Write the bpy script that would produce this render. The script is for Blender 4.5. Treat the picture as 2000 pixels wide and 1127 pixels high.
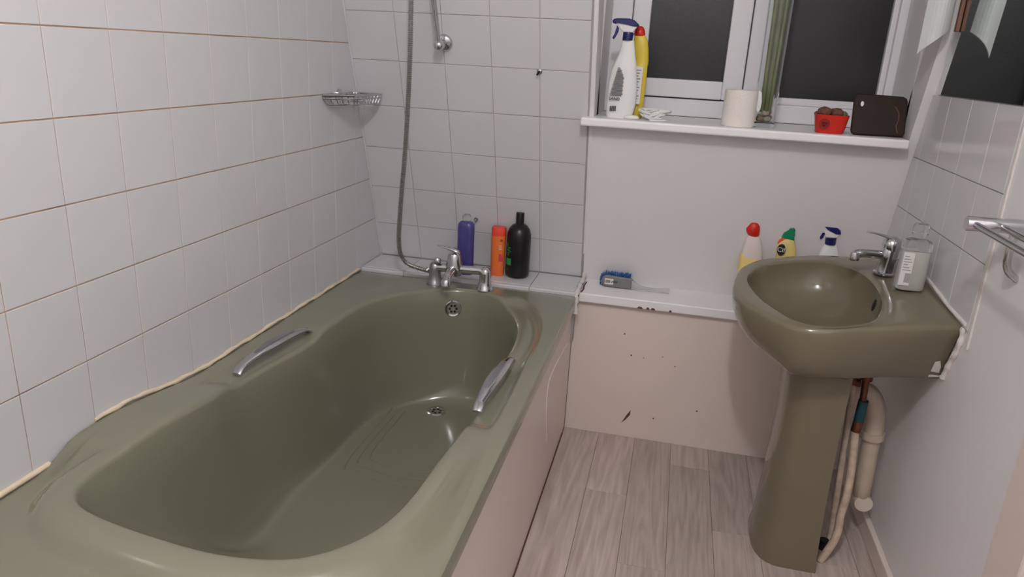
import bpy, bmesh, math, random
from mathutils import Vector, Matrix
from mathutils.bvhtree import BVHTree
random.seed(7)
for o in list(bpy.data.objects): bpy.data.objects.remove(o, do_unlink=True)
COL = bpy.context.scene.collection
SC = bpy.context.scene
PI = math.pi

# ------------------------------------------------------------------ camera
YAW, PITCH, ROLL = math.radians(-12.0736), math.radians(-17.9546), math.radians(3.1176)
FPX = 1419.6                      # focal length in pixels of the 2000x1127 frame
CAM = Vector((1.055, -2.226, 1.286))
FW = Vector((math.sin(YAW)*math.cos(PITCH), math.cos(YAW)*math.cos(PITCH), math.sin(PITCH)))
_r = FW.cross(Vector((0, 0, 1))).normalized(); _u = _r.cross(FW)
RT = _r*math.cos(ROLL) + _u*math.sin(ROLL)
UP = -_r*math.sin(ROLL) + _u*math.cos(ROLL)
cd = bpy.data.cameras.new('camera'); cam = bpy.data.objects.new('camera', cd); COL.objects.link(cam)
cd.sensor_width = 36.0; cd.lens = FPX/2000*36.0; cd.clip_start = 0.02
M = Matrix((RT, UP, -FW)).transposed().to_4x4(); M.translation = CAM
cam.matrix_world = M
SC.camera = cam

# ------------------------------------------------------------------ world, light, exposure
w = bpy.data.worlds.new('night'); SC.world = w; w.use_nodes = True
w.node_tree.nodes['Background'].inputs[0].default_value = (0.02, 0.025, 0.035, 1)
w.node_tree.nodes['Background'].inputs[1].default_value = 0.3
SC.view_settings.view_transform = 'Standard'
SC.view_settings.look = 'None'
SC.view_settings.exposure = 0.0
SC.view_settings.gamma = 1.0
SC.view_settings.use_curve_mapping = False
LAMP = Vector((1.00, -1.92, 2.20))
LAMP_W = 17.5
for k, dy in enumerate((-0.055, 0.055)):
    ld = bpy.data.lights.new('ceiling_bulb', 'POINT'); ld.energy = LAMP_W; ld.color = (1.0, 0.992, 1.0)
    ld.shadow_soft_size = 0.035
    lo = bpy.data.objects.new('ceiling_bulb', ld); lo.location = LAMP + Vector((0, dy, 0)); COL.objects.link(lo)

# ------------------------------------------------------------------ pixel rays (2000x1127 frame)
TI = math.radians(18.358)         # the mansard wall leans into the room at the top
NB = Vector((0, math.cos(TI), math.sin(TI)))
B0 = Vector((0, 0, 1.385))
def ray(q): return FW + RT*((q[0]-1000)/FPX) - UP*((q[1]-563.5)/FPX)
def onx(q, X): d = ray(q); return CAM + d*((X-CAM.x)/d.x)
def ony(q, Y): d = ray(q); return CAM + d*((Y-CAM.y)/d.y)
def onz(q, Z): d = ray(q); return CAM + d*((Z-CAM.z)/d.z)
def onb(q, off=0): d = ray(q); return CAM + d*(((B0-CAM).dot(NB)-off)/d.dot(NB))
def yb(z): return (1.385-z)*math.tan(TI)
def wallp(x, s, off=0): return Vector((x, -math.sin(TI)*s - NB.y*off, 1.385 + math.cos(TI)*s - NB.z*off))

# ------------------------------------------------------------------ materials
def lin(c):
    return tuple(((v/255)/12.92 if v/255 <= .04045 else ((v/255+.055)/1.055)**2.4) for v in c)
MATS = {}
def mat(name, rgb, rough=.5, metal=0., var=.04, scale=12., bump=0., bscale=60., trans=0., ior=1.45, alpha=1., coat=0., spec=.5, sss=0.):
    if name in MATS: return MATS[name]
    m = bpy.data.materials.new(name); m.use_nodes = True; nt = m.node_tree; b = nt.nodes['Principled BSDF']
    tc = nt.nodes.new('ShaderNodeTexCoord'); nz = nt.nodes.new('ShaderNodeTexNoise')
    nz.inputs['Scale'].default_value = scale; nz.inputs['Detail'].default_value = 4
    nt.links.new(tc.outputs['Object'], nz.inputs['Vector'])
    cr = nt.nodes.new('ShaderNodeValToRGB'); c = lin(rgb)
    cr.color_ramp.elements[0].position = .3; cr.color_ramp.elements[1].position = .7
    cr.color_ramp.elements[0].color = tuple(v*(1-var) for v in c)+(1,)
    cr.color_ramp.elements[1].color = tuple(min(1, v*(1+var)) for v in c)+(1,)
    nt.links.new(nz.outputs['Fac'], cr.inputs['Fac']); nt.links.new(cr.outputs['Color'], b.inputs['Base Color'])
    b.inputs['Roughness'].default_value = rough; b.inputs['Metallic'].default_value = metal
    b.inputs['Transmission Weight'].default_value = trans; b.inputs['IOR'].default_value = ior
    b.inputs['Alpha'].default_value = alpha; b.inputs['Coat Weight'].default_value = coat
    b.inputs['Specular IOR Level'].default_value = spec
    if sss: b.inputs['Subsurface Weight'].default_value = sss; b.inputs['Subsurface Radius'].default_value = (.01, .01, .01)
    if bump:
        n2 = nt.nodes.new('ShaderNodeTexNoise'); n2.inputs['Scale'].default_value = bscale; n2.inputs['Detail'].default_value = 3
        nt.links.new(tc.outputs['Object'], n2.inputs['Vector'])
        bp = nt.nodes.new('ShaderNodeBump'); bp.inputs['Strength'].default_value = bump; bp.inputs['Distance'].default_value = .01
        nt.links.new(n2.outputs['Fac'], bp.inputs['Height']); nt.links.new(bp.outputs['Normal'], b.inputs['Normal'])
    MATS[name] = m
    return m
def vary(m, amt):                                   # every tile or plank a little lighter or darker than the next
    nt = m.node_tree; b = nt.nodes['Principled BSDF']; l = b.inputs['Base Color'].links[0]; src = l.from_socket
    oi = nt.nodes.new('ShaderNodeObjectInfo'); mr = nt.nodes.new('ShaderNodeMapRange')
    mr.inputs['To Min'].default_value = 1-amt; mr.inputs['To Max'].default_value = 1+amt
    nt.links.new(oi.outputs['Random'], mr.inputs['Value'])
    mx = nt.nodes.new('ShaderNodeVectorMath'); mx.operation = 'SCALE'
    nt.links.new(src, mx.inputs[0]); nt.links.new(mr.outputs['Result'], mx.inputs['Scale'])
    nt.links.new(mx.outputs['Vector'], b.inputs['Base Color'])
    return m
m_tile = vary(mat('white_glazed_tile', (211, 210, 212), .16, var=.012, scale=3, bump=.05, bscale=9), .012)
m_grout_w = mat('warm_stained_grout', (178, 150, 128), .9, var=.32, scale=9)
m_grout_g = mat('grey_grout', (172, 166, 163), .9, var=.14, scale=9)
m_paint = mat('white_wall_paint', (230, 227, 228), .62, var=.015, scale=4, bump=.06, bscale=30)
m_gloss = mat('white_gloss_paint', (238, 236, 236), .35, var=.015, scale=6, bump=.05, bscale=25)
m_cream = mat('cream_gloss_paint', (228, 214, 205), .42, var=.02, scale=5, bump=.05, bscale=20)
m_panel = mat('white_acrylic_panel', (230, 216, 208), .25, var=.012, scale=4)
m_upvc = mat('white_upvc', (232, 230, 234), .28, var=.01)
m_bath = mat('avocado_acrylic', (131, 130, 112), .13, var=.02, scale=3, coat=.3)
m_basin = mat('avocado_ceramic', (117, 108, 89), .12, var=.02, scale=5, coat=.4)
m_chrome = mat('chrome', (205, 206, 210), .12, 1., var=.03, scale=20)
m_dullchrome = mat('dull_chrome', (176, 176, 178), .3, 1., var=.08, scale=30)
m_steelhose = mat('steel_hose', (176, 176, 172), .35, 1., var=.08, scale=60)
m_dark = mat('dark_hole', (18, 16, 15), .6, var=.1)
m_seal = mat('aged_sealant', (226, 208, 182), .55, var=.07, scale=25, bump=.2, bscale=60)
m_sealw = mat('white_filler', (222, 214, 210), .7, var=.05, scale=40, bump=.3, bscale=80)
m_chip = mat('chipped_brown', (96, 66, 52), .8, var=.3, scale=90)
m_glassdark = mat('night_obscure_glass', (33, 33, 35), .34, var=.2, scale=5, bump=.04, bscale=120)
m_mirror = mat('mirror_silver', (214, 220, 218), .02, 1., var=.0)
m_clear = mat('clear_glass', (245, 248, 248), .03, var=0, trans=1., ior=1.45)
m_plasticclear = mat('clear_plastic', (236, 238, 238), .12, var=0, trans=.92, ior=1.25)
m_frost = mat('opal_plastic', (222, 226, 226), .35, var=.02, trans=.12)
m_white = mat('white_plastic', (232, 232, 230), .35, var=.01)
m_paper = mat('toilet_tissue', (236, 228, 222), .95, var=.015, bump=.3, bscale=160)
m_blue = mat('navy_plastic', (28, 32, 96), .3, var=.05)
m_red = mat('red_plastic', (206, 40, 26), .38, var=.06)
m_yellow = mat('yellow_plastic', (222, 196, 66), .35, var=.04)
m_violet = mat('violet_gel', (70, 66, 128), .18, var=.08, scale=30, coat=.4)
m_orange = mat('orange_plastic', (236, 118, 56), .35, var=.03)
m_coral = mat('coral_plastic', (232, 74, 62), .35, var=.03)
m_black = mat('black_plastic', (22, 20, 22), .3, var=.1)
m_greenprint = mat('green_print', (34, 150, 88), .5, var=.05)
m_pink = mat('magenta_print', (206, 58, 92), .5, var=.05)
m_ink = mat('black_ink', (34, 32, 34), .6, var=.1)
m_greyink = mat('grey_ink', (128, 128, 130), .6, var=.1)
m_label = mat('paper_label', (226, 224, 222), .5, var=.01)
m_labely = mat('pale_yellow_label', (236, 206, 130), .5, var=.04)
m_green = mat('green_plastic', (18, 128, 88), .35, var=.06)
m_softwhite = mat('translucent_white_bottle', (226, 214, 210), .35, var=.02, sss=.3)
m_bluebristle = mat('blue_bristle', (34, 104, 170), .6, var=.15, scale=80)
m_grey = mat('grey_plastic', (122, 122, 124), .4, var=.05)
m_copper = mat('tarnished_copper', (120, 78, 58), .45, .8, var=.25, scale=40)
m_tape = mat('green_tape', (28, 72, 78), .6, var=.2, scale=60)
m_pvc = mat('old_white_pvc', (206, 188, 170), .4, var=.06, scale=18)
m_pvc2 = mat('stained_pipe_paint', (206, 186, 166), .6, var=.2, scale=40, bump=.3, bscale=70)
m_soap = mat('cloudy_soap', (188, 188, 182), .22, var=.02, scale=8, sss=.2)
m_wood_d = mat('dark_varnished_wood', (44, 28, 24), .5, var=.35, scale=7, spec=.25)
m_brown = mat('brown_timber', (118, 82, 66), .6, var=.15, scale=20)
m_stem = mat('bamboo_stem', (112, 122, 66), .2, var=.22, scale=25)
m_peb1 = mat('tan_pebble', (172, 132, 104), .5, var=.2, scale=60)
m_peb2 = mat('pale_pebble', (206, 190, 176), .5, var=.15, scale=60)
m_potp = mat('dried_cone', (112, 74, 60), .8, var=.4, scale=60, bump=.5, bscale=120)
m_potp2 = mat('dried_leaf', (112, 106, 70), .8, var=.4, scale=60, bump=.5, bscale=120)
m_bench = mat('ceiling_white', (236, 232, 228), .8, var=.01)
def wood():
    m = bpy.data.materials.new('grey_oak_vinyl'); m.use_nodes = True; nt = m.node_tree; b = nt.nodes['Principled BSDF']
    tc = nt.nodes.new('ShaderNodeTexCoord'); oi = nt.nodes.new('ShaderNodeObjectInfo')
    ad = nt.nodes.new('ShaderNodeVectorMath'); ad.operation = 'MULTIPLY_ADD'
    ad.inputs[1].default_value = (9.0, .7, 1.0)
    cb = nt.nodes.new('ShaderNodeCombineXYZ'); mu = nt.nodes.new('ShaderNodeMath'); mu.operation = 'MULTIPLY'; mu.inputs[1].default_value = 37.
    nt.links.new(oi.outputs['Random'], mu.inputs[0])
    for i in range(3): nt.links.new(mu.outputs[0], cb.inputs[i])
    nt.links.new(tc.outputs['Object'], ad.inputs[0]); nt.links.new(cb.outputs[0], ad.inputs[2])
    n1 = nt.nodes.new('ShaderNodeTexNoise'); n1.inputs['Scale'].default_value = 1.5; n1.inputs['Detail'].default_value = 2; n1.inputs['Distortion'].default_value = .5
    nt.links.new(ad.outputs[0], n1.inputs['Vector'])
    wv = nt.nodes.new('ShaderNodeMath'); wv.operation = 'MULTIPLY'; wv.inputs[1].default_value = 16.
    fr = nt.nodes.new('ShaderNodeMath'); fr.operation = 'PINGPONG'; fr.inputs[1].default_value = 1.
    nt.links.new(n1.outputs['Fac'], wv.inputs[0]); nt.links.new(wv.outputs[0], fr.inputs[0])
    n2 = nt.nodes.new('ShaderNodeTexNoise'); n2.inputs['Scale'].default_value = 9; n2.inputs['Detail'].default_value = 6
    nt.links.new(ad.outputs[0], n2.inputs['Vector'])
    mx = nt.nodes.new('ShaderNodeMath'); mx.operation = 'MULTIPLY_ADD'; mx.inputs[1].default_value = .28
    nt.links.new(fr.outputs[0], mx.inputs[0]); nt.links.new(n2.outputs['Fac'], mx.inputs[2])
    cr = nt.nodes.new('ShaderNodeValToRGB'); e = cr.color_ramp.elements
    e[0].position = .35; e[0].color = lin((174, 158, 150))+(1,); e[1].position = .95; e[1].color = lin((208, 194, 187))+(1,)
    nt.links.new(mx.outputs[0], cr.inputs['Fac'])
    mr = nt.nodes.new('ShaderNodeMapRange'); mr.inputs['To Min'].default_value = .80; mr.inputs['To Max'].default_value = 1.06
    nt.links.new(oi.outputs['Random'], mr.inputs['Value'])
    sc = nt.nodes.new('ShaderNodeVectorMath'); sc.operation = 'SCALE'
    nt.links.new(cr.outputs['Color'], sc.inputs[0]); nt.links.new(mr.outputs['Result'], sc.inputs['Scale'])
    nt.links.new(sc.outputs['Vector'], b.inputs['Base Color']); b.inputs['Roughness'].default_value = .42
    return m
m_wood = wood()
m_joint = mat('dark_joint', (120, 104, 94), .8, var=.1)

# ------------------------------------------------------------------ mesh helpers
def link(name, bm, m, parent=None, smooth=False, sub=0):
    me = bpy.data.meshes.new(name); bmesh.ops.recalc_face_normals(bm, faces=bm.faces[:]); bm.to_mesh(me); bm.free()
    if smooth:
        for p in me.polygons: p.use_smooth = True
        if not sub: me.set_sharp_from_angle(angle=math.radians(48))
    me.materials.append(m)
    o = bpy.data.objects.new(name, me); COL.objects.link(o)
    if parent: o.parent = parent
    if sub:
        s = o.modifiers.new('sub', 'SUBSURF'); s.levels = sub; s.render_levels = sub
    return o
def tag(o, label, cat=None, group=None, kind=None):
    o['label'] = label
    if cat: o['category'] = cat
    if group: o['group'] = group
    if kind: o['kind'] = kind
    return o
def thing(name, label, cat, loc=(0, 0, 0), group=None, kind=None):
    o = bpy.data.objects.new(name, None); COL.objects.link(o); o.empty_display_size = .05
    o.location = loc
    return tag(o, label, cat, group, kind)
def own(o, root):                                   # parts are built in world coordinates
    o.parent = root; o.matrix_parent_inverse = Matrix.Translation(root.location).inverted(); return o
def box(bm, a, b, bev=0, seg=2):
    a = Vector(a); b = Vector(b); c = (a+b)/2; d = b-a
    r = bmesh.ops.create_cube(bm, size=1)
    bmesh.ops.scale(bm, vec=(abs(d.x), abs(d.y), abs(d.z)), verts=r['verts']); bmesh.ops.translate(bm, vec=c, verts=r['verts'])
    if bev:
        es = set(e for v in r['verts'] for e in v.link_edges)
        bmesh.ops.bevel(bm, geom=list(es), offset=bev, segments=seg, profile=.5, affect='EDGES')
def loft(bm, loops, cap0=True, cap1=True, closed=True):
    vs = [[bm.verts.new(p) for p in l] for l in loops]; n = len(loops[0])
    for a, b in zip(vs, vs[1:]):
        for i in range(n if closed else n-1):
            bm.faces.new((a[i], a[(i+1) % n], b[(i+1) % n], b[i]))
    if cap0: bm.faces.new(vs[0][::-1])
    if cap1: bm.faces.new(vs[-1])
    return vs
def frame(t):
    t = t.normalized(); a = Vector((0, 0, 1)) if abs(t.z) < .9 else Vector((1, 0, 0))
    u = t.cross(a).normalized(); return u, t.cross(u).normalized()
def smoothpath(pts, n=8):
    pts = [Vector(p) for p in pts]; out = []
    for i in range(len(pts)-1):
        p0 = pts[max(i-1, 0)]; p1 = pts[i]; p2 = pts[i+1]; p3 = pts[min(i+2, len(pts)-1)]
        for k in range(n):
            t = k/n; out.append(.5*((2*p1)+(p2-p0)*t+(2*p0-5*p1+4*p2-p3)*t*t+(3*p1-p0-3*p2+p3)*t**3))
    return out+[pts[-1]]
def tube(bm, pts, r, seg=12, radii=None):
    pts = [Vector(p) for p in pts]; loops = []; u = None
    for i, p in enumerate(pts):
        t = (pts[min(i+1, len(pts)-1)]-pts[max(i-1, 0)]).normalized()
        if u is None: u, v = frame(t)
        else: u = (u-t*u.dot(t)).normalized(); v = t.cross(u)
        rr = radii[i] if radii else r
        loops.append([p+(u*math.cos(a)+v*math.sin(a))*rr for a in [2*PI*k/seg for k in range(seg)]])
    loft(bm, loops)
def lathe(bm, prof, org=(0, 0, 0), axis=(0, 0, 1), seg=28, sx=1, sy=1, n=2., rot=0):
    org = Vector(org); axis = Vector(axis).normalized()
    if abs(axis.z) > .999: u, v = Vector((1, 0, 0)), Vector((0, 1, 0))
    else: u = Vector((0, 0, 1)).cross(axis).normalized(); v = axis.cross(u)
    loops = []
    for r, h in prof:
        l = []
        for k in range(seg):
            a = 2*PI*k/seg+rot; c, s = math.cos(a), math.sin(a)
            e = (abs(c)**n+abs(s)**n)**(-1/n)
            l.append(org+axis*h+u*(c*e*r*sx)+v*(s*e*r*sy))
        loops.append(l)
    loft(bm, loops)
def disc(bm, c, axis, r, th=.001, seg=20): lathe(bm, [(r, -th), (r, th)], c, axis, seg)
def prism(bm, poly, dv, bev=0):
    poly = [Vector(p) for p in poly]; dv = Vector(dv)
    vs = loft(bm, [poly, [p+dv for p in poly]])
    if bev:
        es = [e for l in vs for v in l for e in v.link_edges if e.other_vert(v) in l]
        bmesh.ops.bevel(bm, geom=list(set(es)), offset=bev, segments=2, profile=.5, affect='EDGES')
def pxprism(bm, pxs, Y, y0, y1, bev=0):             # outline on the upright plane y = Y, real thickness y0..y1
    P = [ony(q, Y) for q in pxs]; prism(bm, [Vector((p.x, y0, p.z)) for p in P], (0, y1-y0, 0), bev)
def pxloft(bm, rows, Y, ratio=.6, n=2.4, seg=28, round_ends=True):   # rows (y, x_left, x_right) -> rounded body
    loops = []
    for y, xl, xr in rows:
        a, b = ony((xl, y), Y), ony((xr, y), Y); c = (a+b)/2; h = (b.x-a.x)/2; l = []
        for k in range(seg):
            t = 2*PI*k/seg; co, s = math.cos(t), math.sin(t); e = (abs(co)**n+abs(s)**n)**(-1/n)
            l.append(Vector((c.x+co*e*h, Y+s*e*h*ratio, c.z)))
        loops.append(l)
    z0 = loops[-1][0].z
    for l in loops:                                  # level every ring so that the foot stands flat
        zc = sum(p.z for p in l)/len(l)
        for p in l: p.z = zc
    loft(bm, loops)
def drop(o_or_bm, z):                               # set a bmesh down on height z
    lo = min(v.co.z for v in o_or_bm.verts); bmesh.ops.translate(o_or_bm, vec=(0, 0, z-lo), verts=o_or_bm.verts[:])
def foot(bm, z):                                    # the lowest ring of a traced bottle stands on height z
    lo = min(v.co.z for v in bm.verts)
    for v in bm.verts:
        if v.co.z < lo+.0008 or v.co.z < z: v.co.z = z
def text(name, s, loc, size, m, root, rx=PI/2, rz=0., ext=.0003, ry=0.):
    cu = bpy.data.curves.new(name, 'FONT'); cu.body = s; cu.size = size; cu.extrude = ext; cu.align_x = 'CENTER'; cu.align_y = 'CENTER'; cu.resolution_u = 3
    t = bpy.data.objects.new(name, cu); COL.objects.link(t); t.rotation_euler = (rx, ry, rz); t.location = loc
    bpy.context.view_layer.update()
    me = bpy.data.meshes.new_from_object(t); me.transform(t.matrix_world); bpy.data.objects.remove(t)
    me.materials.clear(); me.materials.append(m)
    o = bpy.data.objects.new(name, me); COL.objects.link(o); return own(o, root)
def clip(poly, f):                                  # keep the part of a 2D polygon where f >= 0
    out = []
    for i, a in enumerate(poly):
        b = poly[(i+1) % len(poly)]; fa, fb = f(a), f(b)
        if fa >= 0: out.append(a)
        if fa*fb < 0:
            t = fa/(fa-fb); out.append((a[0]+(b[0]-a[0])*t, a[1]+(b[1]-a[1])*t))
    return out

def sst(a, b, v): t = max(0, min(1, (v-a)/(b-a))); return t*t*(3-2*t)
def hump(y): return .034*(1-sst(-1.14, -.80, y))      # the bath rim rises towards the head end
def side(p): return (1-sst(.11, .2, p.x))*sst(-1.30, -1.20, p.y)
# ================================================================== THE ROOM
XR = 1.725; YN = -2.75; ZC = 2.35; XS = .7786        # right wall, wall behind the camera, ceiling, edge of the tiled field
T = .152; G = .0009; GH = .0013                                  # tile pitch, half joint
DECK = .53; SHELF = .525; SILL = 1.11; RIM = .52
YW = .38                                             # plane of the window
def struct(name, bm, m, label, smooth=False): return tag(link(name, bm, m, None, smooth), label, None, None, 'structure')

# floor with one object for each plank
bm = bmesh.new(); box(bm, (-.1, YN, -.06), (XR+.1, .6, -.003))
floor = struct('floor', bm, m_joint, 'grey oak effect plank floor beside the bath')
PW = .1275
joints = {0: [-.95], 1: [-.234, -1.4], 2: [-.56, -1.7], 3: [-.008, -.93, -1.8], 4: [-.336, -1.3], 5: [-.05, -.8, -1.6], 6: [-.4, -1.2], 7: [-.2, -1.0]}
def floorx(i): return .9 + PW*(i-1)
for i in range(0, 8):
    x0, x1 = max(floorx(i), .7), min(floorx(i+1), XR)
    ys = [.14] + joints[i] + [-2.3]
    for a, b in zip(ys, ys[1:]):
        bm = bmesh.new(); c = Vector(((x0+x1)/2, (a+b)/2, 0))
        box(bm, (x0-c.x+.0005, b-c.y+.0006, -.0045), (x1-c.x-.0005, a-c.y-.0006, 0), .0006, 1)
        o = link('plank', bm, m_wood, floor); o.location = c

# left wall and its tiles
bm = bmesh.new(); box(bm, (-.14, YN, -.05), (-.0014, .55, ZC))
wl = struct('wall_left', bm, m_grout_w, 'white square tiled wall with browned joints along the bath')
def tileprism(name, poly3, dv, parent, m=m_tile):
    bm = bmesh.new(); c = sum(poly3, Vector())/len(poly3)
    prism(bm, [p-c for p in poly3], dv, .0009); o = link(name, bm, m, parent); o.location = c; return o
Z1 = 1.2885; Y1 = -.087                              # one joint crossing of the left wall, measured
for r in range(-5, 6):
    zt = Z1-T*(r-1); zb = zt-T
    if r == 5: zb = RIM-.014
    for c in range(-3, 14):
        ya = Y1-T*c; y2 = ya-T
        poly = [(y2+G, zb+GH), (ya-G, zb+GH), (ya-G, zt-GH), (y2+G, zt-GH)]
        poly = clip(poly, lambda p: yb(p[1])-.004-p[0])
        if len(poly) < 3: continue
        if max(p[0] for p in poly)-min(p[0] for p in poly) < .004: continue
        tileprism('tile', [Vector((-.0035, p[0], p[1])) for p in poly], (.0035, 0, 0), wl)
# bare lower wall behind the bath needs no tiles

# leaning back wall: one shell with the window opening left out
def slab(bm, x0, x1, z0, z1, off=0., th=.12):
    q = [(yb(z0)+off, z0), (yb(z1)+off, z1), (yb(z1)+off+th, z1), (yb(z0)+off+th, z0)]
    prism(bm, [Vector((x0, y, z)) for y, z in q], (x1-x0, 0, 0))
WX0, WX1 = .79, 1.698                                # window opening
bm = bmesh.new()
slab(bm, 0, XS, -.05, ZC, .0016)
wb = struct('wall_back', bm, m_grout_g, 'white tiled leaning wall behind the bath taps')
bm = bmesh.new()
slab(bm, XS, XR, -.05, SILL-.026, -.003)
slab(bm, XS, WX0, SILL-.026, ZC, -.003); slab(bm, WX1, XR, SILL-.026, ZC, -.003); slab(bm, WX0, WX1, 2.05, ZC, -.003)
box(bm, (WX0-.05, yb(SILL)+.07, SILL-.026), (WX0, YW+.1, 2.1)); box(bm, (WX1, yb(SILL)+.07, SILL-.026), (XR+.05, YW+.1, 2.1))
box(bm, (WX0, -.1, 2.05), (WX1, YW+.1, 2.1)); box(bm, (WX0-.05, yb(SILL)+.1, SILL-.08), (XR+.05, YW+.1, SILL-.026))
struct('wall_back_plaster', bm, m_paint, 'white painted plaster wall under and around the window')
for r in range(-4, 8):
    s1 = -T*(r-1)+T; s0 = s1-T
    s0 = max(s0, -.900)
    for c in range(-1, 4):
        x0 = max(.0025, .1622+T*c); x1 = .1622+T*(c+1)
        if c == -1: x0 = .003
        P = [wallp(x, s) for x, s in ((x0+G, s0+GH), (x1-G, s0+GH), (x1-G, s1-GH), (x0+G, s1-GH))]
        tileprism('tile', [p+NB*.0035 for p in P], NB*-.0035, wb)

# right wall, its tiles
bm = bmesh.new(); box(bm, (XR, YN, -.05), (XR+.12, .55, ZC))
wr = struct('wall_right', bm, m_paint, 'white painted wall beside the basin with a tiled splashback')
zr0 = 1.0605; yr0 = -.105
TE = -.545                                           # where the splashback ends
for r in range(0, 3):
    zt, zb_ = zr0-T*(r-1), zr0-T*r
    zt, zb_ = {-1: (1.2365, 1.2125), 0: (1.2365, 1.0605), 1: (1.0605, .9085), 2: (.9085, .7565)}[r]
    for c in range(-3, 4):
        a = yr0-T*c; b_ = max(a-T, TE)
        if a-b_ < .01: continue
        poly = clip([(b_+G, zb_+G), (a-G, zb_+G), (a-G, zt-G), (b_+G, zt-G)], lambda p: yb(p[1])-.006-p[0])
        if len(poly) < 3 or max(p[0] for p in poly)-min(p[0] for p in poly) < .01: continue
        tileprism('tile', [Vector((XR+.0005, p[0], p[1])) for p in poly], (-.0055, 0, 0), wr)
P = [(TE-.018, .72), (TE-.001, .735), (TE-.001, 1.24), (TE-.012, 1.24)]
bm = bmesh.new(); prism(bm, [Vector((XR, y, z)) for y, z in P], (-.0045, 0, 0), .001)
o = link('plaster_edge', bm, m_sealw, wr)

bm = bmesh.new(); box(bm, (-.14, YN-.12, -.05), (XR+.12, YN, ZC)); struct('wall_front', bm, m_paint, 'plain white wall opposite the window')
bm = bmesh.new(); box(bm, (-.14, YN-.12, ZC), (XR+.12, .62, ZC+.1)); struct('ceiling', bm, m_bench, 'plain white ceiling')
bm = bmesh.new(); box(bm, (XR-.016, -.9, 0), (XR, .13, .06), .004); struct('baseboard_right', bm, m_cream, 'cream skirting board under the basin pipes')
bm = bmesh.new(); box(bm, (XR-.018, -1.02, 0), (XR, -.905, 2.0), .005); struct('trim_1', bm, m_cream, 'cream door architrave at the edge of the right wall')

# window sill board
bm = bmesh.new(); box(bm, (.755, .04, SILL-.026), (1.688, YW-.012, SILL), .006, 3)
struct('trim_2', bm, m_gloss, 'white gloss painted window sill board')
# window
win = thing('window_1', 'white plastic window with two dark night panes above the sill', None, ((WX0+WX1)/2, YW, SILL), None, 'structure')
def wpart(name, m, boxes, bev=.004):
    bm = bmesh.new()
    for a, b in boxes: box(bm, a, b, bev)
    return own(link(name, bm, m), win)
ZT = 2.04
wpart('frame', m_upvc, [((WX0, YW-.012, SILL), (.858, YW+.06, ZT)), ((1.672, YW-.012, SILL), (WX1, YW+.06, ZT)), ((.858, YW-.012, SILL), (1.672, YW+.06, 1.168)),
                        ((.858, YW-.012, ZT-.06), (1.672, YW+.06, ZT)), ((1.242, YW-.012, 1.168), (1.33, YW+.06, ZT-.06))])
wpart('glazing_bead', m_upvc, [((1.33, YW, 1.168), (1.352, YW+.05, ZT-.06)), ((1.655, YW, 1.168), (1.672, YW+.05, ZT-.06)), ((1.352, YW, 1.168), (1.655, YW+.05, 1.191))], .003)
wpart('casement', m_upvc, [((.861, YW-.024, 1.172), (.918, YW+.03, ZT-.064)), ((1.175, YW-.024, 1.172), (1.238, YW+.03, ZT-.064)), ((.918, YW-.024, 1.172), (1.175, YW+.03, 1.23)), ((.918, YW-.024, ZT-.11), (1.175, YW+.03, ZT-.064))])
wpart('pane', m_glassdark, [((.912, YW+.004, 1.224), (1.181, YW+.012, ZT-.1))], 0)
wpart('pane', m_glassdark, [((1.346, YW+.02, 1.186), (1.661, YW+.03, ZT-.06))], 0)

# tiled ledge at the tap end of the bath
YF = .092
bm = bmesh.new(); box(bm, (.0, YF+.003, .35), (XS, .40, DECK-.0035))
ledge = struct('trim_3', bm, m_grout_g, 'low white tiled ledge between the bath taps and the leaning wall')
edges = [.003, .1622, .3142, .4662, .6182, .7776]
for a, b in zip(edges, edges[1:]):
    P = [Vector((a+G, YF+.022, DECK-.0035)), Vector((b-G, YF+.022, DECK-.0035)), Vector((b-G, yb(DECK)-.006, DECK-.0035)), Vector((a+G, yb(DECK)-.006, DECK-.0035))]
    tileprism('tile', P, (0, 0, .0035), ledge)
    bm = bmesh.new(); box(bm, (a+G, YF, DECK-.016), (b-G, YF+.0195, DECK-.001), .003); link('edge_tile', bm, m_tile, ledge)
# boxing under the window with its shelf
BX = .775
bm = bmesh.new(); box(bm, (.7725, .135, 0), (XR, .40, SHELF-.03), .001)
bx = struct('wall_boxing', bm, m_cream, 'cream painted boxing panel below the window shelf')
for q, r in [((1220, 652), .003), ((1257, 699), .002), ((1318, 716), .002), ((1294, 697), .002), ((1276, 817), .003), ((1361, 803), .003), ((1233, 694), .003)]:
    p = ony(q, .135); bm = bmesh.new(); disc(bm, (p.x, .135, p.z), (0, 1, .0), r, .0008, 7); link('paint_chip', bm, m_chip, bx)
bm = bmesh.new(); pxprism(bm, [(1213, 826), (1224, 810), (1232, 801), (1230, 811), (1222, 819)], .135, .1343, .1355); link('paint_chip', bm, m_chip, bx)
bm = bmesh.new(); box(bm, (BX+.012, .113, SHELF-.032), (XR, yb(SHELF)+.02, SHELF), .004)
sh = struct('trim_4', bm, m_gloss, 'white gloss painted shelf on top of the boxing panel')
for x0, w_, in ((.985, .02), (1.015, .012), (1.03, .016), (1.09, .01)):
    bm = bmesh.new(); prism(bm, [Vector((x0, .1127, SHELF-.030)), Vector((x0+w_, .1127, SHELF-.031)), Vector((x0+w_*.8, .1127, SHELF-.024)), Vector((x0+w_*.3, .1127, SHELF-.023))], (0, .001, 0)); link('paint_chip', bm, m_chip, sh)
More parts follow.
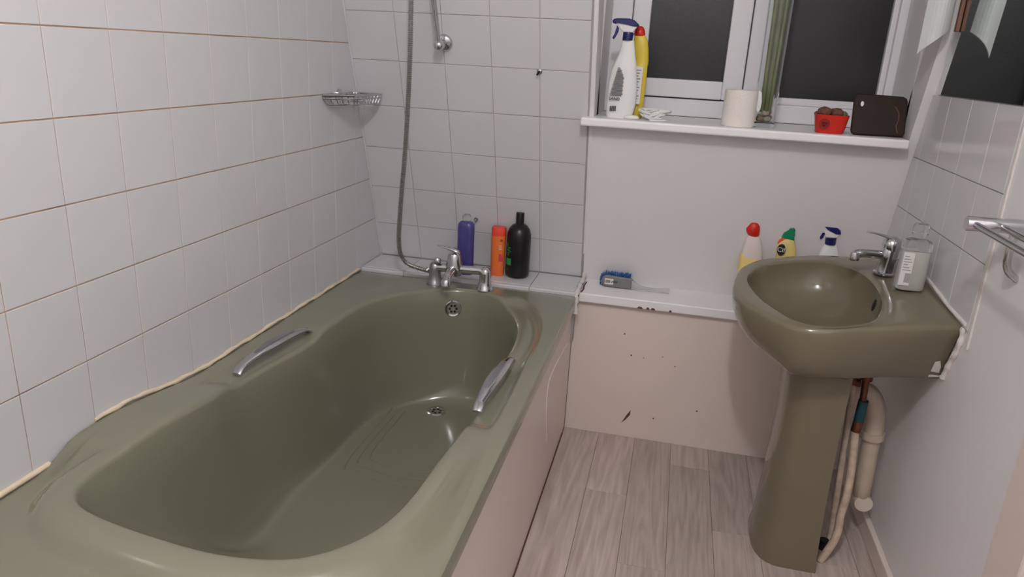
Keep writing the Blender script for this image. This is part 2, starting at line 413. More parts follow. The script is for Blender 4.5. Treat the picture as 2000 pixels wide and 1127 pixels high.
# crumbling sealant where ledge, shelf and bath meet
bm = bmesh.new(); pts = smoothpath([(.782, .285, .545), (.784, .24, .536), (.781, .19, .532), (.783, .14, .531), (.781, .1, .524), (.783, .087, .50), (.784, .084, .46)], 4)
tube(bm, pts, .008, 8, [.008+.004*math.sin(i*2.3)*math.cos(i*.9) for i in range(len(pts))]); struct('trim_5', bm, m_sealw, 'crumbling white sealant between the tiled ledge and the shelf', True)
bm = bmesh.new(); tube(bm, smoothpath([(.796, .24, .5255), (.794, .19, .5265), (.797, .15, .5262), (.792, .118, .525)], 4), .0026, 6); struct('trim_6', bm, m_chip, 'dark crack along the crumbling sealant')
# sealant along the left wall
bm = bmesh.new(); pts = [Vector((.0015, .085-.02*i, RIM+.004)) for i in range(63)]
for i, p in enumerate(pts):
    p.z += .0015*math.sin(i*.7)+.001*math.sin(i*2.1)+hump(p.y)*side(p)
tube(bm, pts, .005, 8, [.0048+.0012*math.sin(i*1.3) for i in range(len(pts))]); struct('trim_7', bm, m_seal, 'cream sealant bead between the bath and the left wall', True)
bm = bmesh.new(); pts = [Vector((.0015, -1.27-.02*i, RIM+.005)) for i in range(20)]
tube(bm, pts, .0055, 8); struct('trim_8', bm, m_seal, 'short cream sealant bead at the head of the bath', True)
bm = bmesh.new(); tube(bm, smoothpath([wallp(.002, s, .002) for s in (-.90, -.6, -.3, 0, .4, .9)], 5), .0036, 10); struct('trim_9', bm, m_tile, 'white grout line in the corner of the tiled walls', True)
# white edge of plaster between tiles and window wall
bm = bmesh.new(); P = [wallp(XS-.004, -.80, .002), wallp(XS+.008, -.80, .007), wallp(XS+.012, .9, .007), wallp(XS-.001, .9, .002)]
prism(bm, P, NB*.012, .002); struct('trim_10', bm, m_gloss, 'painted edge strip between the tiles and the window wall')

# ================================================================== BATH
BX0, BX1, BY0, BY1 = .0015, .782, -1.60, .0895
bath = thing('bathtub', 'avocado green acrylic bath with chrome hand grips along the tiled wall', 'bathtub', (.39, -.75, 0))
tr = []
for q in [(150, 978), (163, 940), (250, 880), (400, 790), (480, 735), (600, 668), (700, 603), (760, 580), (850, 568), (930, 570), (985, 590), (1008, 622), (1002, 660), (965, 720), (930, 790), (870, 880), (800, 970), (720, 1040), (600, 1085), (500, 1087), (400, 1073), (250, 1027), (178, 997)]:
    p = onz(q, RIM); p = onz(q, RIM+hump(p.y)-.004); tr.append((p.x, p.y))
ctl = [Vector((x, y, 0)) for x, y in tr]; n = len(ctl)
dense = []
for i in range(n):
    p0, p1, p2, p3 = ctl[i-1], ctl[i], ctl[(i+1) % n], ctl[(i+2) % n]
    for k in range(20):
        t = k/20; dense.append(.5*((2*p1)+(p2-p0)*t+(2*p0-5*p1+4*p2-p3)*t*t+(3*p1-p0-3*p2+p3)*t**3))
cum = [0]
for i in range(len(dense)): cum.append(cum[-1]+(dense[(i+1) % len(dense)]-dense[i]).length)
NB_ = 176; O = []; j = 0
for k in range(NB_):
    d = cum[-1]*k/NB_
    while cum[j+1] < d: j += 1
    a, b = dense[j], dense[(j+1) % len(dense)]; O.append(a.lerp(b, (d-cum[j])/(cum[j+1]-cum[j])))
for _ in range(3): O = [(O[i-1]+O[i]*2+O[(i+1) % NB_])/4 for i in range(NB_)]
cen = Vector((.385, -.70, 0))
area = sum(O[i].x*O[(i+1) % NB_].y-O[(i+1) % NB_].x*O[i].y for i in range(NB_))
NRM = []
for i in range(NB_):
    t = (O[(i+1) % NB_]-O[i-1]).normalized(); nn = Vector((t.y, -t.x, 0)); NRM.append(nn if area > 0 else -nn)
def rect(p, ins=0):
    d = p-cen; ts = []
    for lim, comp in ((BX1-ins-cen.x, d.x), (BX0+ins-cen.x, d.x)):
        if comp*lim > 0: ts.append(lim/comp)
    for lim, comp in ((BY1-ins-cen.y, d.y), (BY0+ins-cen.y, d.y)):
        if comp*lim > 0: ts.append(lim/comp)
    return cen+d*min(ts)
corner_idx = {}
for cx, cy in ((BX0, BY0), (BX0, BY1), (BX1, BY0), (BX1, BY1)):
    a0 = math.atan2(cy-cen.y, cx-cen.x)
    k = min(range(NB_), key=lambda i: abs((math.atan2(O[i].y-cen.y, O[i].x-cen.x)-a0+PI) % (2*PI)-PI)); corner_idx[k] = (cx, cy)
def rectp(i, ins=0):
    if i in corner_idx:
        cx, cy = corner_idx[i]; return Vector((cx+(ins if cx == BX0 else -ins), cy+(ins if cy == BY0 else -ins), 0))
    return rect(O[i], ins)
def dip(p, d=0.):                                          # hollows under the two hand grips and the soap hollow
    if p.x > .4: g = sst(-.90, -.83, p.y)*(1-sst(-.05, .005, p.y))*(1-sst(.056, .076, d))*.019*sst(.52, .60, p.x)
    else: g = sst(-.90, -.84, p.y)*(1-sst(-.53, -.47, p.y))*(1-sst(.056, .076, d))*.014
    d = -g
    for cx, cy, rx, ry, dep in ((.095, -.015, .075, .09, .004),):
        q = ((p.x-cx)/rx)**2+((p.y-cy)/ry)**2
        if q < 1: d -= dep*(1-q)**2*1.6
    return d
loops = []
def off(i, d): return O[i]+NRM[i]*d
KS = [min(1., max(.02, (rectp(i, .008)-O[i]).dot(NRM[i])*.84)/.092) for i in range(NB_)]
for _ in range(14): KS = [min(KS[i], (KS[i-1]+KS[i]*2+KS[(i+1) % NB_])/4) for i in range(NB_)]
def clampd(i, d): return d*KS[i]
def rz(p, dz): p = p.copy(); p.z = RIM+dz+hump(p.y)*side(p); return p
loops.append([rz(rectp(i), -.04) for i in range(NB_)])
loops.append([rz(rectp(i), -.008) for i in range(NB_)])
loops.append([rz(rectp(i, .002), -.002) for i in range(NB_)])
loops.append([rz(rectp(i, .008), 0) for i in range(NB_)])
base = []
for i in range(NB_):
    base.append(off(i, clampd(i, .092)))
for k in range(1, 6):
    l = []
    for i in range(NB_):
        p = rectp(i, .008).lerp(base[i], k/5); p.z = RIM+dip(p, .09)+hump(p.y)*side(p); l.append(p)
    loops.append(l)
for d, f in ((.086, .03), (.080, .10), (.075, .2), (.070, .32), (.065, .46), (.060, .60), (.050, .82), (.040, .95), (.030, 1.0), (.022, 1.0), (.014, .98)):
    l = []
    for i in range(NB_):
        p = off(i, clampd(i, d)); p.z = RIM+hump(p.y)*max(f, side(p))+dip(p, d); l.append(p)
    loops.append(l)
for d, dz in ((.008, -.002), (.004, -.005), (.001, -.011)):
    l = []
    for i in range(NB_):
        p = off(i, d); p.z = RIM+hump(p.y)+dip(p)+dz; l.append(p)
    loops.append(l)
FZ = .125
fl = []
for i in range(NB_):
    a = math.atan2((O[i].y+.69)/.70, (O[i].x-.385)/.29); c, s = math.cos(a), math.sin(a); e = (abs(c)**3+abs(s)**3)**(-1/3)
    cy, hy = (-.515, .425); fl.append(Vector((.388+.208*c*e, cy+hy*s*e, FZ)))
for k in range(1, 17):
    th = (PI/2)*k/16; pw = 2/3.0
    s_ = 1-math.cos(th)**pw if k < 16 else 1; zz = math.sin(th)**pw
    l = []
    for i in range(NB_):
        near = 1-sst(-1.40, -1.02, O[i].y)
        s2 = s_*(1-near)+near*(zz**1.25*.72+s_*.28)   # the head end slopes like a backrest
        s2 = s2*.9+zz*.1
        p = O[i].lerp(fl[i], s2); top = RIM+hump(O[i].y)+dip(O[i])-.013
        p.z = top+(FZ-top)*zz; l.append(p)
    loops.append(l)
cf = Vector((.388, -.515, FZ))
for k in range(1, 5): loops.append([fl[i].lerp(cf, k/4.5)+Vector((0, 0, -.004*k/4)) for i in range(NB_)])
bm = bmesh.new(); loft(bm, loops, cap0=False, cap1=True)
bmesh.ops.recalc_face_normals(bm, faces=bm.faces[:])
bvh = BVHTree.FromBMesh(bm)
shell = own(link('shell', bm, m_bath, None, True), bath)
def hit(q, tree):
    h = tree.ray_cast(CAM, ray(q).normalized()); nrm = h[1]
    if nrm.dot(ray(q)) > 0: nrm = -nrm
    return h[0], nrm
# waste and overflow
bpy.context.view_layer.update()
def subpart(o, parent):
    bpy.context.view_layer.update(); o.parent = parent; o.matrix_parent_inverse = parent.matrix_world.inverted(); return o
def grate2(name, q, r):
    p, nn = hit(q, bvh)
    bm = bmesh.new(); lathe(bm, [(r*.2, -.004), (r, -.004), (r, .001), (r*.9, .0035), (r*.7, .002), (r*.66, -.001), (r*.01, -.001)], p, nn, 28)
    g = own(link(name, bm, m_chrome, None, True), bath); u, v = frame(nn); bm = bmesh.new()
    for k in range(6):
        a = k*PI/3; disc(bm, p+nn*-.0004+(u*math.cos(a)+v*math.sin(a))*r*.4, nn, r*.155, .0012, 10)
    subpart(link('drain_hole_ring', bm, m_dark), g)
grate2('waste_drain', (853, 803), .034); grate2('overflow_grille', (885, 603), .029)
# ribbed non slip pad moulded into the bath floor
bm = bmesh.new()
for k, (w_, yn) in enumerate(((.166, -.565), (.143, -.528), (.12, -.49))):
    c0 = .388; pts = [Vector((c0-w_, -.16, 0)), Vector((c0-w_, yn+.06, 0)), Vector((c0-w_*.7, yn+.015, 0)), Vector((c0, yn, 0)), Vector((c0+w_*.7, yn+.015, 0)), Vector((c0+w_, yn+.06, 0)), Vector((c0+w_, -.16, 0))]
    pts = smoothpath(pts, 6); P2 = []
    for p in pts:
        h = bvh.ray_cast(Vector((p.x, p.y, .5)), Vector((0, 0, -1))); P2.append(h[0]+Vector((0, 0, .0005)) if h[0] else Vector((p.x, p.y, FZ)))
    tube(bm, P2, .0028, 6)
own(link('non_slip_ridges', bm, m_bath, None, True), bath)
# hand grips
for (qa, qb, nx) in (((461, 722), (604, 640), 1), ((932, 795), (1000, 697), -1)):
    A, B = onz(qa, RIM+.008), onz(qb, RIM+.008); A.z = B.z = RIM-.004
    bm = bmesh.new(); loops_ = []; N_ = 26; d = (B-A)
    for k in range(N_+1):
        t = k/N_; c = A.lerp(B, t); lift = .026*math.sin(PI*t)**.42; c.z += lift
        wd = .010+.006*math.sin(PI*t)**1.5; th = .0045+.003*math.sin(PI*t)
        tn = (d.normalized()+Vector((0, 0, .034*.55*PI*math.cos(PI*t)*max(.06, math.sin(PI*t))**-.45/d.length*.6))).normalized()
        sd = tn.cross(Vector((0, 0, 1))).normalized(); up = sd.cross(tn)
        loops_.append([c+sd*(math.cos(a)*wd*1.15)+up*(math.sin(a)*th) for a in [2*PI*i/12 for i in range(12)]])
    loft(bm, loops_); g = own(link('hand_grip', bm, m_chrome, None, True), bath)
    bm = bmesh.new(); l2 = []
    for k in range(6, N_-5):
        t = k/N_; c = A.lerp(B, t); c.z += .026*math.sin(PI*t)**.42+.0045+.003*math.sin(PI*t)-.0008
        wd = .0085*math.sin(PI*(k-5)/(N_-10))**.5; sd = d.normalized().cross(Vector((0, 0, 1))).normalized()
        l2.append([c-sd*wd, c+sd*wd, c+sd*wd+Vector((0, 0, .0016)), c-sd*wd+Vector((0, 0, .0016))])
    loft(bm, l2); subpart(link('grip_inlay', bm, m_dullchrome), g)
# panel
bm = bmesh.new(); box(bm, (.752, -1.60, 0.004), (.772, .133, RIM-.042), .003)
bp = own(link('side_panel', bm, m_panel), bath); bp['label'] = 'white acrylic side panel'
bm = bmesh.new(); pts = [onx(q, .772) for q in ((1067, 862), (1067, 790), (1075, 735), (1107, 672))]
pts = smoothpath([Vector((.772, p.y, p.z)) for p in pts], 6); tube(bm, pts, .0028, 6); subpart(link('raised_moulding', bm, m_panel, None, True), bp)
bm = bmesh.new(); tube(bm, [(.7735, .08, .004), (.7735, -1.4, .004)], .0022, 6); subpart(link('floor_seal', bm, m_chip), bp)

# ================================================================== BATH MIXER, HOSE, RAIL
tapL, tapR = onz((851, 552), RIM), onz((946, 566), RIM)
tapR.y = tapL.y = .040
mix = thing('bath_mixer_tap', 'chrome two pillar bath mixer with lever on the far bath rim', 'tap', ((tapL.x+tapR.x)/2, .04, RIM))
def mp(name, f, m=m_chrome, smooth=True):
    bm = bmesh.new(); f(bm); return own(link(name, bm, m, None, smooth, 2 if name == 'lever' else 0), mix)
HZ = RIM+.066
for p, mm in ((tapL, m_dullchrome), (tapR, m_chrome)):
    mp('pillar', lambda bm: lathe(bm, [(.004, 0), (.029, 0), (.029, .003), (.025, .010), (.0205, .030), (.0195, .055), (.018, .068), (.013, .076), (.003, .079)], p, (0, 0, 1), 24), mm)
mp('crossbar', lambda bm: tube(bm, smoothpath([tapL+Vector((0, 0, .060)), tapL.lerp(tapR, .5)+Vector((0, 0, .062)), tapR+Vector((-.024, 0, .064)), tapR+Vector((-.006, -.003, .060)), tapR+Vector((.002, -.004, .045))], 6), .0150, 18))
cx = tapL.x*.62+tapR.x*.38; ctr = Vector((cx, .040, HZ))
mp('valve_body', lambda bm: lathe(bm, [(.004, -.03), (.026, -.026), (.029, -.008), (.028, .012), (.024, .026), (.023, .040), (.019, .048), (.004, .05)], ctr, (0, 0, 1), 24))
mp('lever', lambda bm: loft(bm, [[ctr+Vector((x+sx_*0, sy_*wd, z+sz_*th)) for sy_, sz_, sx_ in ((-1, -1, 0), (1, -1, 0), (1, 1, 0), (-1, 1, 0))] for x, z, wd, th in ((.022, .050, .013, .010), (.0, .060, .015, .009), (-.03, .066, .012, .004), (-.055, .068, .008, .0025), (-.062, .069, .004, .002))]))
mp('spout', lambda bm: tube(bm, smoothpath([ctr+Vector((0, -.01, -.004)), ctr+Vector((.002, -.045, -.004)), ctr+Vector((.004, -.085, -.008)), ctr+Vector((.005, -.103, -.022))], 6), .014, 16))
mp('spout_nozzle', lambda bm: lathe(bm, [(.004, -.012), (.0155, -.011), (.017, 0), (.015, .010), (.004, .013)], ctr+Vector((.005, -.104, -.028)), (0, -.35, -1), 18))
mp('diverter_knob', lambda bm: lathe(bm, [(.003, 0), (.011, 0), (.012, .012), (.009, .017), (.002, .018)], tapL+Vector((.012, -.012, .078)), (0, 0, 1), 16))
hp = [((804, -60), -.115), ((803, 0), -.10), ((801, 100), -.085), ((797, 200), -.06), ((791, 300), -.035), ((784, 380), -.015), ((780, 440), 0), ((779, 470), .01), ((783, 497), .02), ((795, 514), .028), ((815, 523), .033), ((838, 529), .037)]
pts = smoothpath([ony(q, y) for q, y in hp]+[tapL+Vector((-.0232, 0, .05))], 40)
res = [pts[0]]
for p in pts:
    while (p-res[-1]).length > .0015: res.append(res[-1]+(p-res[-1]).normalized()*.0015)
bm = bmesh.new(); tube(bm, res, .007, 12, [.0068+.0012*(1 if (i//2) % 2 else -1) for i in range(len(res))])
hose = thing('shower_hose', 'ribbed steel shower hose hanging down to the bath mixer', 'hose', res[-1])
own(link('hose', bm, m_steelhose, None, True), hose)
bm = bmesh.new(); e0 = res[-1]; tube(bm, [res[-14], e0], .0098, 12); own(link('hose_nut', bm, m_chrome, None, True), hose)
# riser rail
pb = onb((868, 83)); rail = thing('shower_rail', 'chrome shower riser rail with round bracket on the back wall', 'shower rail', pb)
bm = bmesh.new(); lathe(bm, [(.004, -.004), (.0262, -.004), (.0262, .004), (.021, .009), (.012, .012), (.0105, .05), (.003, .052)], pb, -NB, 28); own(link('wall_bracket', bm, m_chrome, None, True), rail)
kb = onb((857, 88), .052)
bm = bmesh.new(); bmesh.ops.create_uvsphere(bm, u_segments=20, v_segments=12, radius=.0165, matrix=Matrix.Translation(kb)); own(link('end_knob', bm, m_chrome, None, True), rail)
bm = bmesh.new(); tp = onb((846, -10), .055); dr = (tp-kb); tube(bm, [kb, kb+dr*.5, tp, tp+dr.normalized()*.55], .0082, 14); own(link('riser_tube', bm, m_chrome, None, True), rail)
# ================================================================== SOAP BASKET, NAIL, HOOK
dish = thing('wire_soap_dish', 'chrome wire soap basket in the corner of the tiled walls', 'soap dish', (.045, -.05, 1.11))
zt, zb2 = 1.135, 1.108
c0, c1, c2, c3 = Vector((.004, -.165, zt)), Vector((.075, -.10, zt)), Vector((.098, .058, zt)), Vector((.006, .062, zt))
def wire(bm, pts, r=.0021): tube(bm, pts, r, 6)
bm = bmesh.new(); ring = [c0, (c0+c1)/2, c1, (c1+c2)/2, c2]
wire(bm, [c0, c1], .0036); wire(bm, [c1, c2], .0036); wire(bm, [c2, c3], .0036); wire(bm, [c3, c0], .0036)
for z in (-.010,): wire(bm, [p+Vector((0, 0, z)) for p in (c0, c1, c2)], .0024)
own(link('rim_wire', bm, m_chrome, None, True), dish)
bm = bmesh.new(); cb = (c0+c1+c2+c3)/4
def low(p): q = p.lerp(cb, .14); q.z = zb2; return q
for a, b, k_ in ((c0, c1, 5), (c1, c2, 8), (c2, c3, 5)):
    for k in range(k_):
        p = a.lerp(b, k/k_); wire(bm, [p, low(p)], .0017)
wire(bm, [low(c0), low(c1), low(c2), low(c3), low(c0)], .0024)
for k in range(1, 9):
    wire(bm, [low(c1.lerp(c2, k/9)), low(c0.lerp(c3, k/9))], .0016)
own(link('basket_wires', bm, m_chrome, None, True), dish)
bm = bmesh.new(); p = Vector((0, -.05, zt)); lathe(bm, [(.003, 0), (.016, 0), (.016, .006), (.009, .010), (.002, .011)], p+Vector((0, 0, .0)), (1, 0, 0), 20)
own(link('wall_fixing', bm, m_chrome, None, True), dish)
bm = bmesh.new(); lathe(bm, [(.003, 0), (.013, 0), (.013, .007), (.003, .009)], Vector((.05, -.03, zt+.002)), (0, 0, 1), 18); own(link('centre_boss', bm, m_chrome, None, True), dish)
p = onb((1054, 139)); nail = thing('wall_nail', 'bent dark screw stuck in the tile joint', 'screw', p)
bm = bmesh.new(); q = onb((1049, 146), .02); tube(bm, [p+NB*.004, p-NB*.006, q], .0032, 8); own(link('shank', bm, m_dark), nail)
bm = bmesh.new(); lathe(bm, [(.001, 0), (.008, .001), (.0085, .003), (.004, .006), (.001, .0065)], p, -NB, 10); own(link('screw_head', bm, m_dullchrome), nail)
p = onb((930, 428)); hk = thing('plug_chain_hook', 'tiny chrome hook on the tile behind the purple bottle', 'hook', p)
bm = bmesh.new(); lathe(bm, [(.001, 0), (.009, 0), (.008, .004), (.004, .006), (.001, .006)], p, -NB, 14); own(link('rose', bm, m_chrome, None, True), hk)
bm = bmesh.new(); tube(bm, smoothpath([p, p-NB*.014, p-NB*.018+Vector((.002, 0, .006))], 4), .0026, 8); own(link('stub', bm, m_chrome, None, True), hk)

# ================================================================== BOTTLES ON THE TILED LEDGE
def at(q, z): p = onz(q, z); return p
b1 = Vector((.370, .160, DECK)); s = .00176
t = thing('shower_gel_bottle', 'purple shower gel bottle with clear cap behind the mixer tap', 'bottle', b1)
bm = bmesh.new(); lathe(bm, [(.004, 0), (.026, 0), (.029, .004), (.0295, .02), (.0295, .168), (.0285, .181), (.022, .189), (.014, .192), (.003, .193)], b1, (0, 0, 1), 28, 1, .72, 2.6); own(link('body', bm, m_violet, None, True), t)
bm = bmesh.new(); lathe(bm, [(.003, .192), (.0135, .192), (.0145, .196), (.0145, .211), (.012, .214), (.003, .215)], b1, (0, 0, 1), 24); own(link('cap', bm, m_plasticclear, None, True), t)
b2 = Vector((.481, .190, DECK))
t = thing('shampoo_tube', 'orange shampoo bottle with coral lid beside the black bottle', 'bottle', b2)
bm = bmesh.new(); lathe(bm, [(.004, 0), (.022, 0), (.0235, .003), (.0245, .05), (.0255, .146), (.003, .1465)], b2, (0, 0, 1), 28, 1, .8, 2.3); own(link('body', bm, m_orange, None, True), t)
bm = bmesh.new(); lathe(bm, [(.003, .146), (.0255, .146), (.0258, .152), (.0258, .172), (.0245, .1755), (.003, .176)], b2, (0, 0, 1), 28, 1, .8, 2.3); own(link('lid', bm, m_coral, None, True), t)
def ontube(bm, b, r, sy, a0, a1, z0, z1, e=.0006, k=6):   # curved print patch wrapped on a round bottle
    L = []
    for h in (z0, z1):
        L.append([b+Vector((math.cos(a0+(a1-a0)*i/k)*r, math.sin(a0+(a1-a0)*i/k)*r*sy, h)) for i in range(k+1)])
    vs = [[bm.verts.new(p) for p in l] for l in L]
    for i in range(k): bm.faces.new((vs[0][i], vs[0][i+1], vs[1][i+1], vs[1][i]))
D = PI/180
bm = bmesh.new()
for a, w_, z0, z1 in ((-66, 5, .126, .135), (-58, 4, .128, .136), (-52, 4, .126, .134)): ontube(bm, b2, .0263, .81, a*D, (a+w_)*D, z0, z1, k=2)
own(link('brand_print', bm, m_ink), t)['kind'] = 'stuff'
bm = bmesh.new(); ontube(bm, b2, .0256, .81, -72*D, -38*D, .055, .082); own(link('magenta_emblem', bm, m_pink), t)
bm = bmesh.new()
for z0 in (.098, .104, .111): ontube(bm, b2, .0259, .81, -76*D, -50*D, z0, z0+.0018)
own(link('small_print', bm, m_label), t)['kind'] = 'stuff'
b3 = Vector((.551, .202, DECK))
t = thing('black_shampoo_bottle', 'large black round shouldered bottle with narrow cap and green print', 'bottle', b3)
R3 = .0425
bm = bmesh.new(); lathe(bm, [(.004, 0), (.034, 0), (.0405, .006), (R3, .02), (R3, .135), (.0415, .155), (.036, .173), (.026, .186), (.015, .191), (.003, .192)], b3, (0, 0, 1), 32); own(link('body', bm, m_black, None, True), t)
bm = bmesh.new(); lathe(bm, [(.003, .190), (.0142, .190), (.0142, .229), (.0135, .231), (.003, .2315)], b3, (0, 0, 1), 24); own(link('cap', bm, m_black, None, True), t)
bm = bmesh.new(); ontube(bm, b3, R3+.0006, 1, -146*D, -112*D, .048, .072)
own(link('green_panel', bm, m_greenprint), t)
bm = bmesh.new()
for a, w_, z0, z1 in ((-158, 20, .1, .104), (-150, 16, .108, .112), (-162, 10, .113, .121), (-150, 8, .088, .094), (-140, 10, .096, .099), (-156, 14, .082, .085), (-158, 6, .121, .128), (-155, 12, .03, .032)): ontube(bm, b3, R3+.0007, 1, (a+16)*D, (a+16+w_)*D, z0, z1, k=3)
own(link('green_script', bm, m_greenprint), t)['kind'] = 'stuff'

# ================================================================== BRUSH ON THE SHELF
bp0 = onz((1172, 546), SHELF+.015); bp1 = onz((1236, 556), SHELF+.015)
bp0.y = min(bp0.y, .225); bp1.y = .215; bp0.x = .853; bp1.x = .953
br = thing('scrub_brush', 'grey backed brush with blue bristles and clear handle on the white shelf', 'brush', (bp0+bp1)/2)
def capsule_loops(a, b, hw, y0, y1, k=8):
    pts = []; d = (b-a); L = d.length; u = d.normalized(); v = Vector((0, 0, 1))
    out = []
    for i in range(k+1):
        t = PI/2+PI*i/k; out.append(a+u*(math.cos(t)*hw+hw)+v*(math.sin(t)*hw))
    out += [b-v*hw*.9, b+v*hw*.9]
    return out
a = Vector((.850, .213, SHELF+.022)); b = Vector((.955, .210, SHELF+.0205))
poly = capsule_loops(a, b, .020, 0, 0)
bm = bmesh.new(); prism(bm, poly, (0, .016, 0), .003); own(link('brush_back', bm, m_grey, None, False), br)
bm = bmesh.new()
random.seed(3)
for i in range(700):
    x = random.uniform(.846, .950); z = SHELF+.003+random.random()*(.044 if x > .862 else .044*max(.25, ((x-.838)/.024)**.5)); c = Vector((x, .226, z))
    tube(bm, [c, c+Vector((random.uniform(-.006, .003), .020, random.uniform(.000, .008)))], .0010, 3)
bo = own(link('bristles', bm, m_bluebristle), br); bo['kind'] = 'stuff'
bm = bmesh.new(); box(bm, (.862, .2118, SHELF+.011), (.909, .2132, SHELF+.032), .0004, 1); lab = own(link('price_label', bm, m_label), br)
bm = bmesh.new()
for i in range(9): box(bm, (.865+i*.0019, .2113, SHELF+.016), (.8661+i*.0019, .2119, SHELF+.027))
for i in range(6): box(bm, (.886+i*.0035, .2113, SHELF+.017+.003*(i % 2)), (.8882+i*.0035, .2119, SHELF+.024+.002*(i % 2)))
subpart(link('printed_code', bm, m_ink), lab)
bm = bmesh.new(); loft(bm, [[Vector((x, .221+sy_*.007, SHELF+.002+hh*(.5+.5*sz_))) for sy_, sz_ in ((-1, -1), (1, -1), (1, 1), (-1, 1))] for x, hh in ((.953, .034), (.98, .016), (1.01, .010), (1.05, .012), (1.085, .016))]); own(link('clear_handle', bm, m_plasticclear), br)

# ================================================================== CLEANERS BEHIND THE BASIN
YS = .20
t = thing('toilet_cleaner_bottle', 'pale cleaner bottle with red cap behind the basin', 'bottle', (1.31, YS, SHELF))
bm = bmesh.new(); pxloft(bm, [(460, 1461, 1482), (466, 1457, 1485), (480, 1452, 1488), (500, 1446, 1490), (530, 1441, 1489), (560, 1438, 1487), (596, 1434, 1482)], YS, .55); foot(bm, SHELF); own(link('body', bm, m_softwhite, None, True), t)
bm = bmesh.new(); pxloft(bm, [(432, 1469, 1478), (434, 1464, 1483), (440, 1461, 1485), (446, 1457, 1485), (452, 1457, 1484), (458, 1460, 1483), (461, 1464, 1481)], YS, .9, 2.); own(link('cap', bm, m_red, None, True), t)
bm = bmesh.new(); A = [ony(q, YS-.02) for q in ((1441, 495), (1455, 503), (1470, 505), (1484, 505), (1481, 560), (1437, 560))]
pxloft(bm, [(496, 1445, 1478), (504, 1444.5, 1489), (540, 1439, 1488.5), (560, 1437.4, 1487.4), (592, 1434, 1482.6)], YS, .57); own(link('label_band', bm, m_labely, None, True), t)
t = thing('cream_cleaner_bottle', 'yellow and white cream cleaner bottle with green flip cap behind the basin', 'bottle', (1.42, YS, SHELF))
bm = bmesh.new(); pxloft(bm, [(464, 1527, 1549), (467, 1522, 1551), (474, 1519, 1553), (484, 1517, 1555), (500, 1515, 1556), (540, 1511, 1553), (590, 1506, 1547)], YS, .5); foot(bm, SHELF); own(link('body', bm, mat('cream_yellow_bottle', (226, 206, 132), .35, var=.05), None, True), t)
bm = bmesh.new(); pxprism(bm, [(1526, 463), (1531, 453), (1537, 451), (1543, 444), (1550, 443), (1553, 448), (1552, 453), (1550, 456), (1551, 469)], YS, YS-.012, YS+.012, .003); own(link('flip_cap', bm, m_green), t)
bm = bmesh.new(); pxloft(bm, [(465.5, 1525, 1541), (469, 1521.5, 1538), (474, 1519, 1532), (477, 1518.6, 1524)], YS-.003, .62); own(link('red_flash', bm, m_coral, None, True), t)
p = ony((1526, 488), YS-.018); bm = bmesh.new(); lathe(bm, [(.001, 0), (.0165, 0), (.0165, .0012), (.001, .0013)], p, (-.25, -1, .02), 24, .8, 1.15); own(link('oval_badge', bm, m_ink), t)
text('badge_lettering', 'Cif', p+Vector((-.001, -.0024, 0)), .021, m_label, t, rz=-.25)
t = thing('trigger_spray_bottle', 'white spray bottle with navy trigger head standing behind the basin', 'spray bottle', (1.55, YS, SHELF))
bm = bmesh.new(); pxloft(bm, [(476, 1612, 1633), (484, 1606, 1636), (500, 1598, 1640), (540, 1590, 1640), (596, 1584, 1632)], YS, .55); foot(bm, SHELF); own(link('body', bm, m_white, None, True), t)
bm = bmesh.new(); pxloft(bm, [(463, 1611, 1634), (466, 1611.5, 1633.5), (477, 1610.5, 1632)], YS, 1., 2.); own(link('collar', bm, m_blue, None, True), t)
bm = bmesh.new(); pxprism(bm, [(1607, 438), (1620, 441), (1641, 452), (1637, 458), (1634, 464), (1612, 463), (1612, 452)], YS, YS-.010, YS+.010, .003); own(link('nozzle_body', bm, m_white), t)
bm = bmesh.new(); pxprism(bm, [(1605, 437), (1609, 432), (1620, 433), (1633, 439), (1641, 449), (1641.5, 457), (1632, 457), (1620, 450), (1608, 442)], YS, YS-.014, YS+.014, .004); own(link('hood', bm, m_blue), t)
bm = bmesh.new(); pxprism(bm, [(1609, 446), (1612, 453), (1607, 464), (1602, 467), (1601, 463), (1605, 455)], YS, YS-.007, YS+.007, .002); own(link('trigger', bm, m_blue), t)

# ================================================================== BASIN AND PEDESTAL
def pl(x, y): return .7745+.10*(x-XR)+.075*(y+.3)
def onpl(q):
    d = ray(q); N = Vector((-.10, -.075, 1)); P0 = Vector((XR, -.3, .7745)); return CAM+d*((P0-CAM).dot(N)/d.dot(N))
basin = thing('wash_basin', 'olive ceramic wash basin fixed to the right wall', 'basin', (1.5, -.25, .6))
XB = XR-.0055
outer = [onpl(q) for q in ((1872, 638), (1805, 638), (1703, 640), (1643, 644.5), (1589, 643), (1548, 636), (1501, 616), (1451, 589), (1434, 565), (1433, 548), (1445, 522), (1475, 508), (1520, 501), (1600, 497), (1660, 500))]
outer = [(p.x, p.y) for p in outer]; outer[0] = (1.68, outer[0][1])
YB0 = outer[0][1]+.004; YB1 = outer[-1][1]-.012
outer = [(XB, YB0)]+outer+[(1.68, YB1), (XB, YB1-.004)]
inner = [onpl(q) for q in ((1462, 548), (1470, 530), (1500, 517), (1560, 511), (1620, 513), (1670, 526), (1700, 545), (1720, 575), (1722, 600), (1705, 625), (1660, 636), (1600, 636), (1550, 624), (1510, 600), (1480, 575))]
inner = [(p.x, p.y) for p in inner]
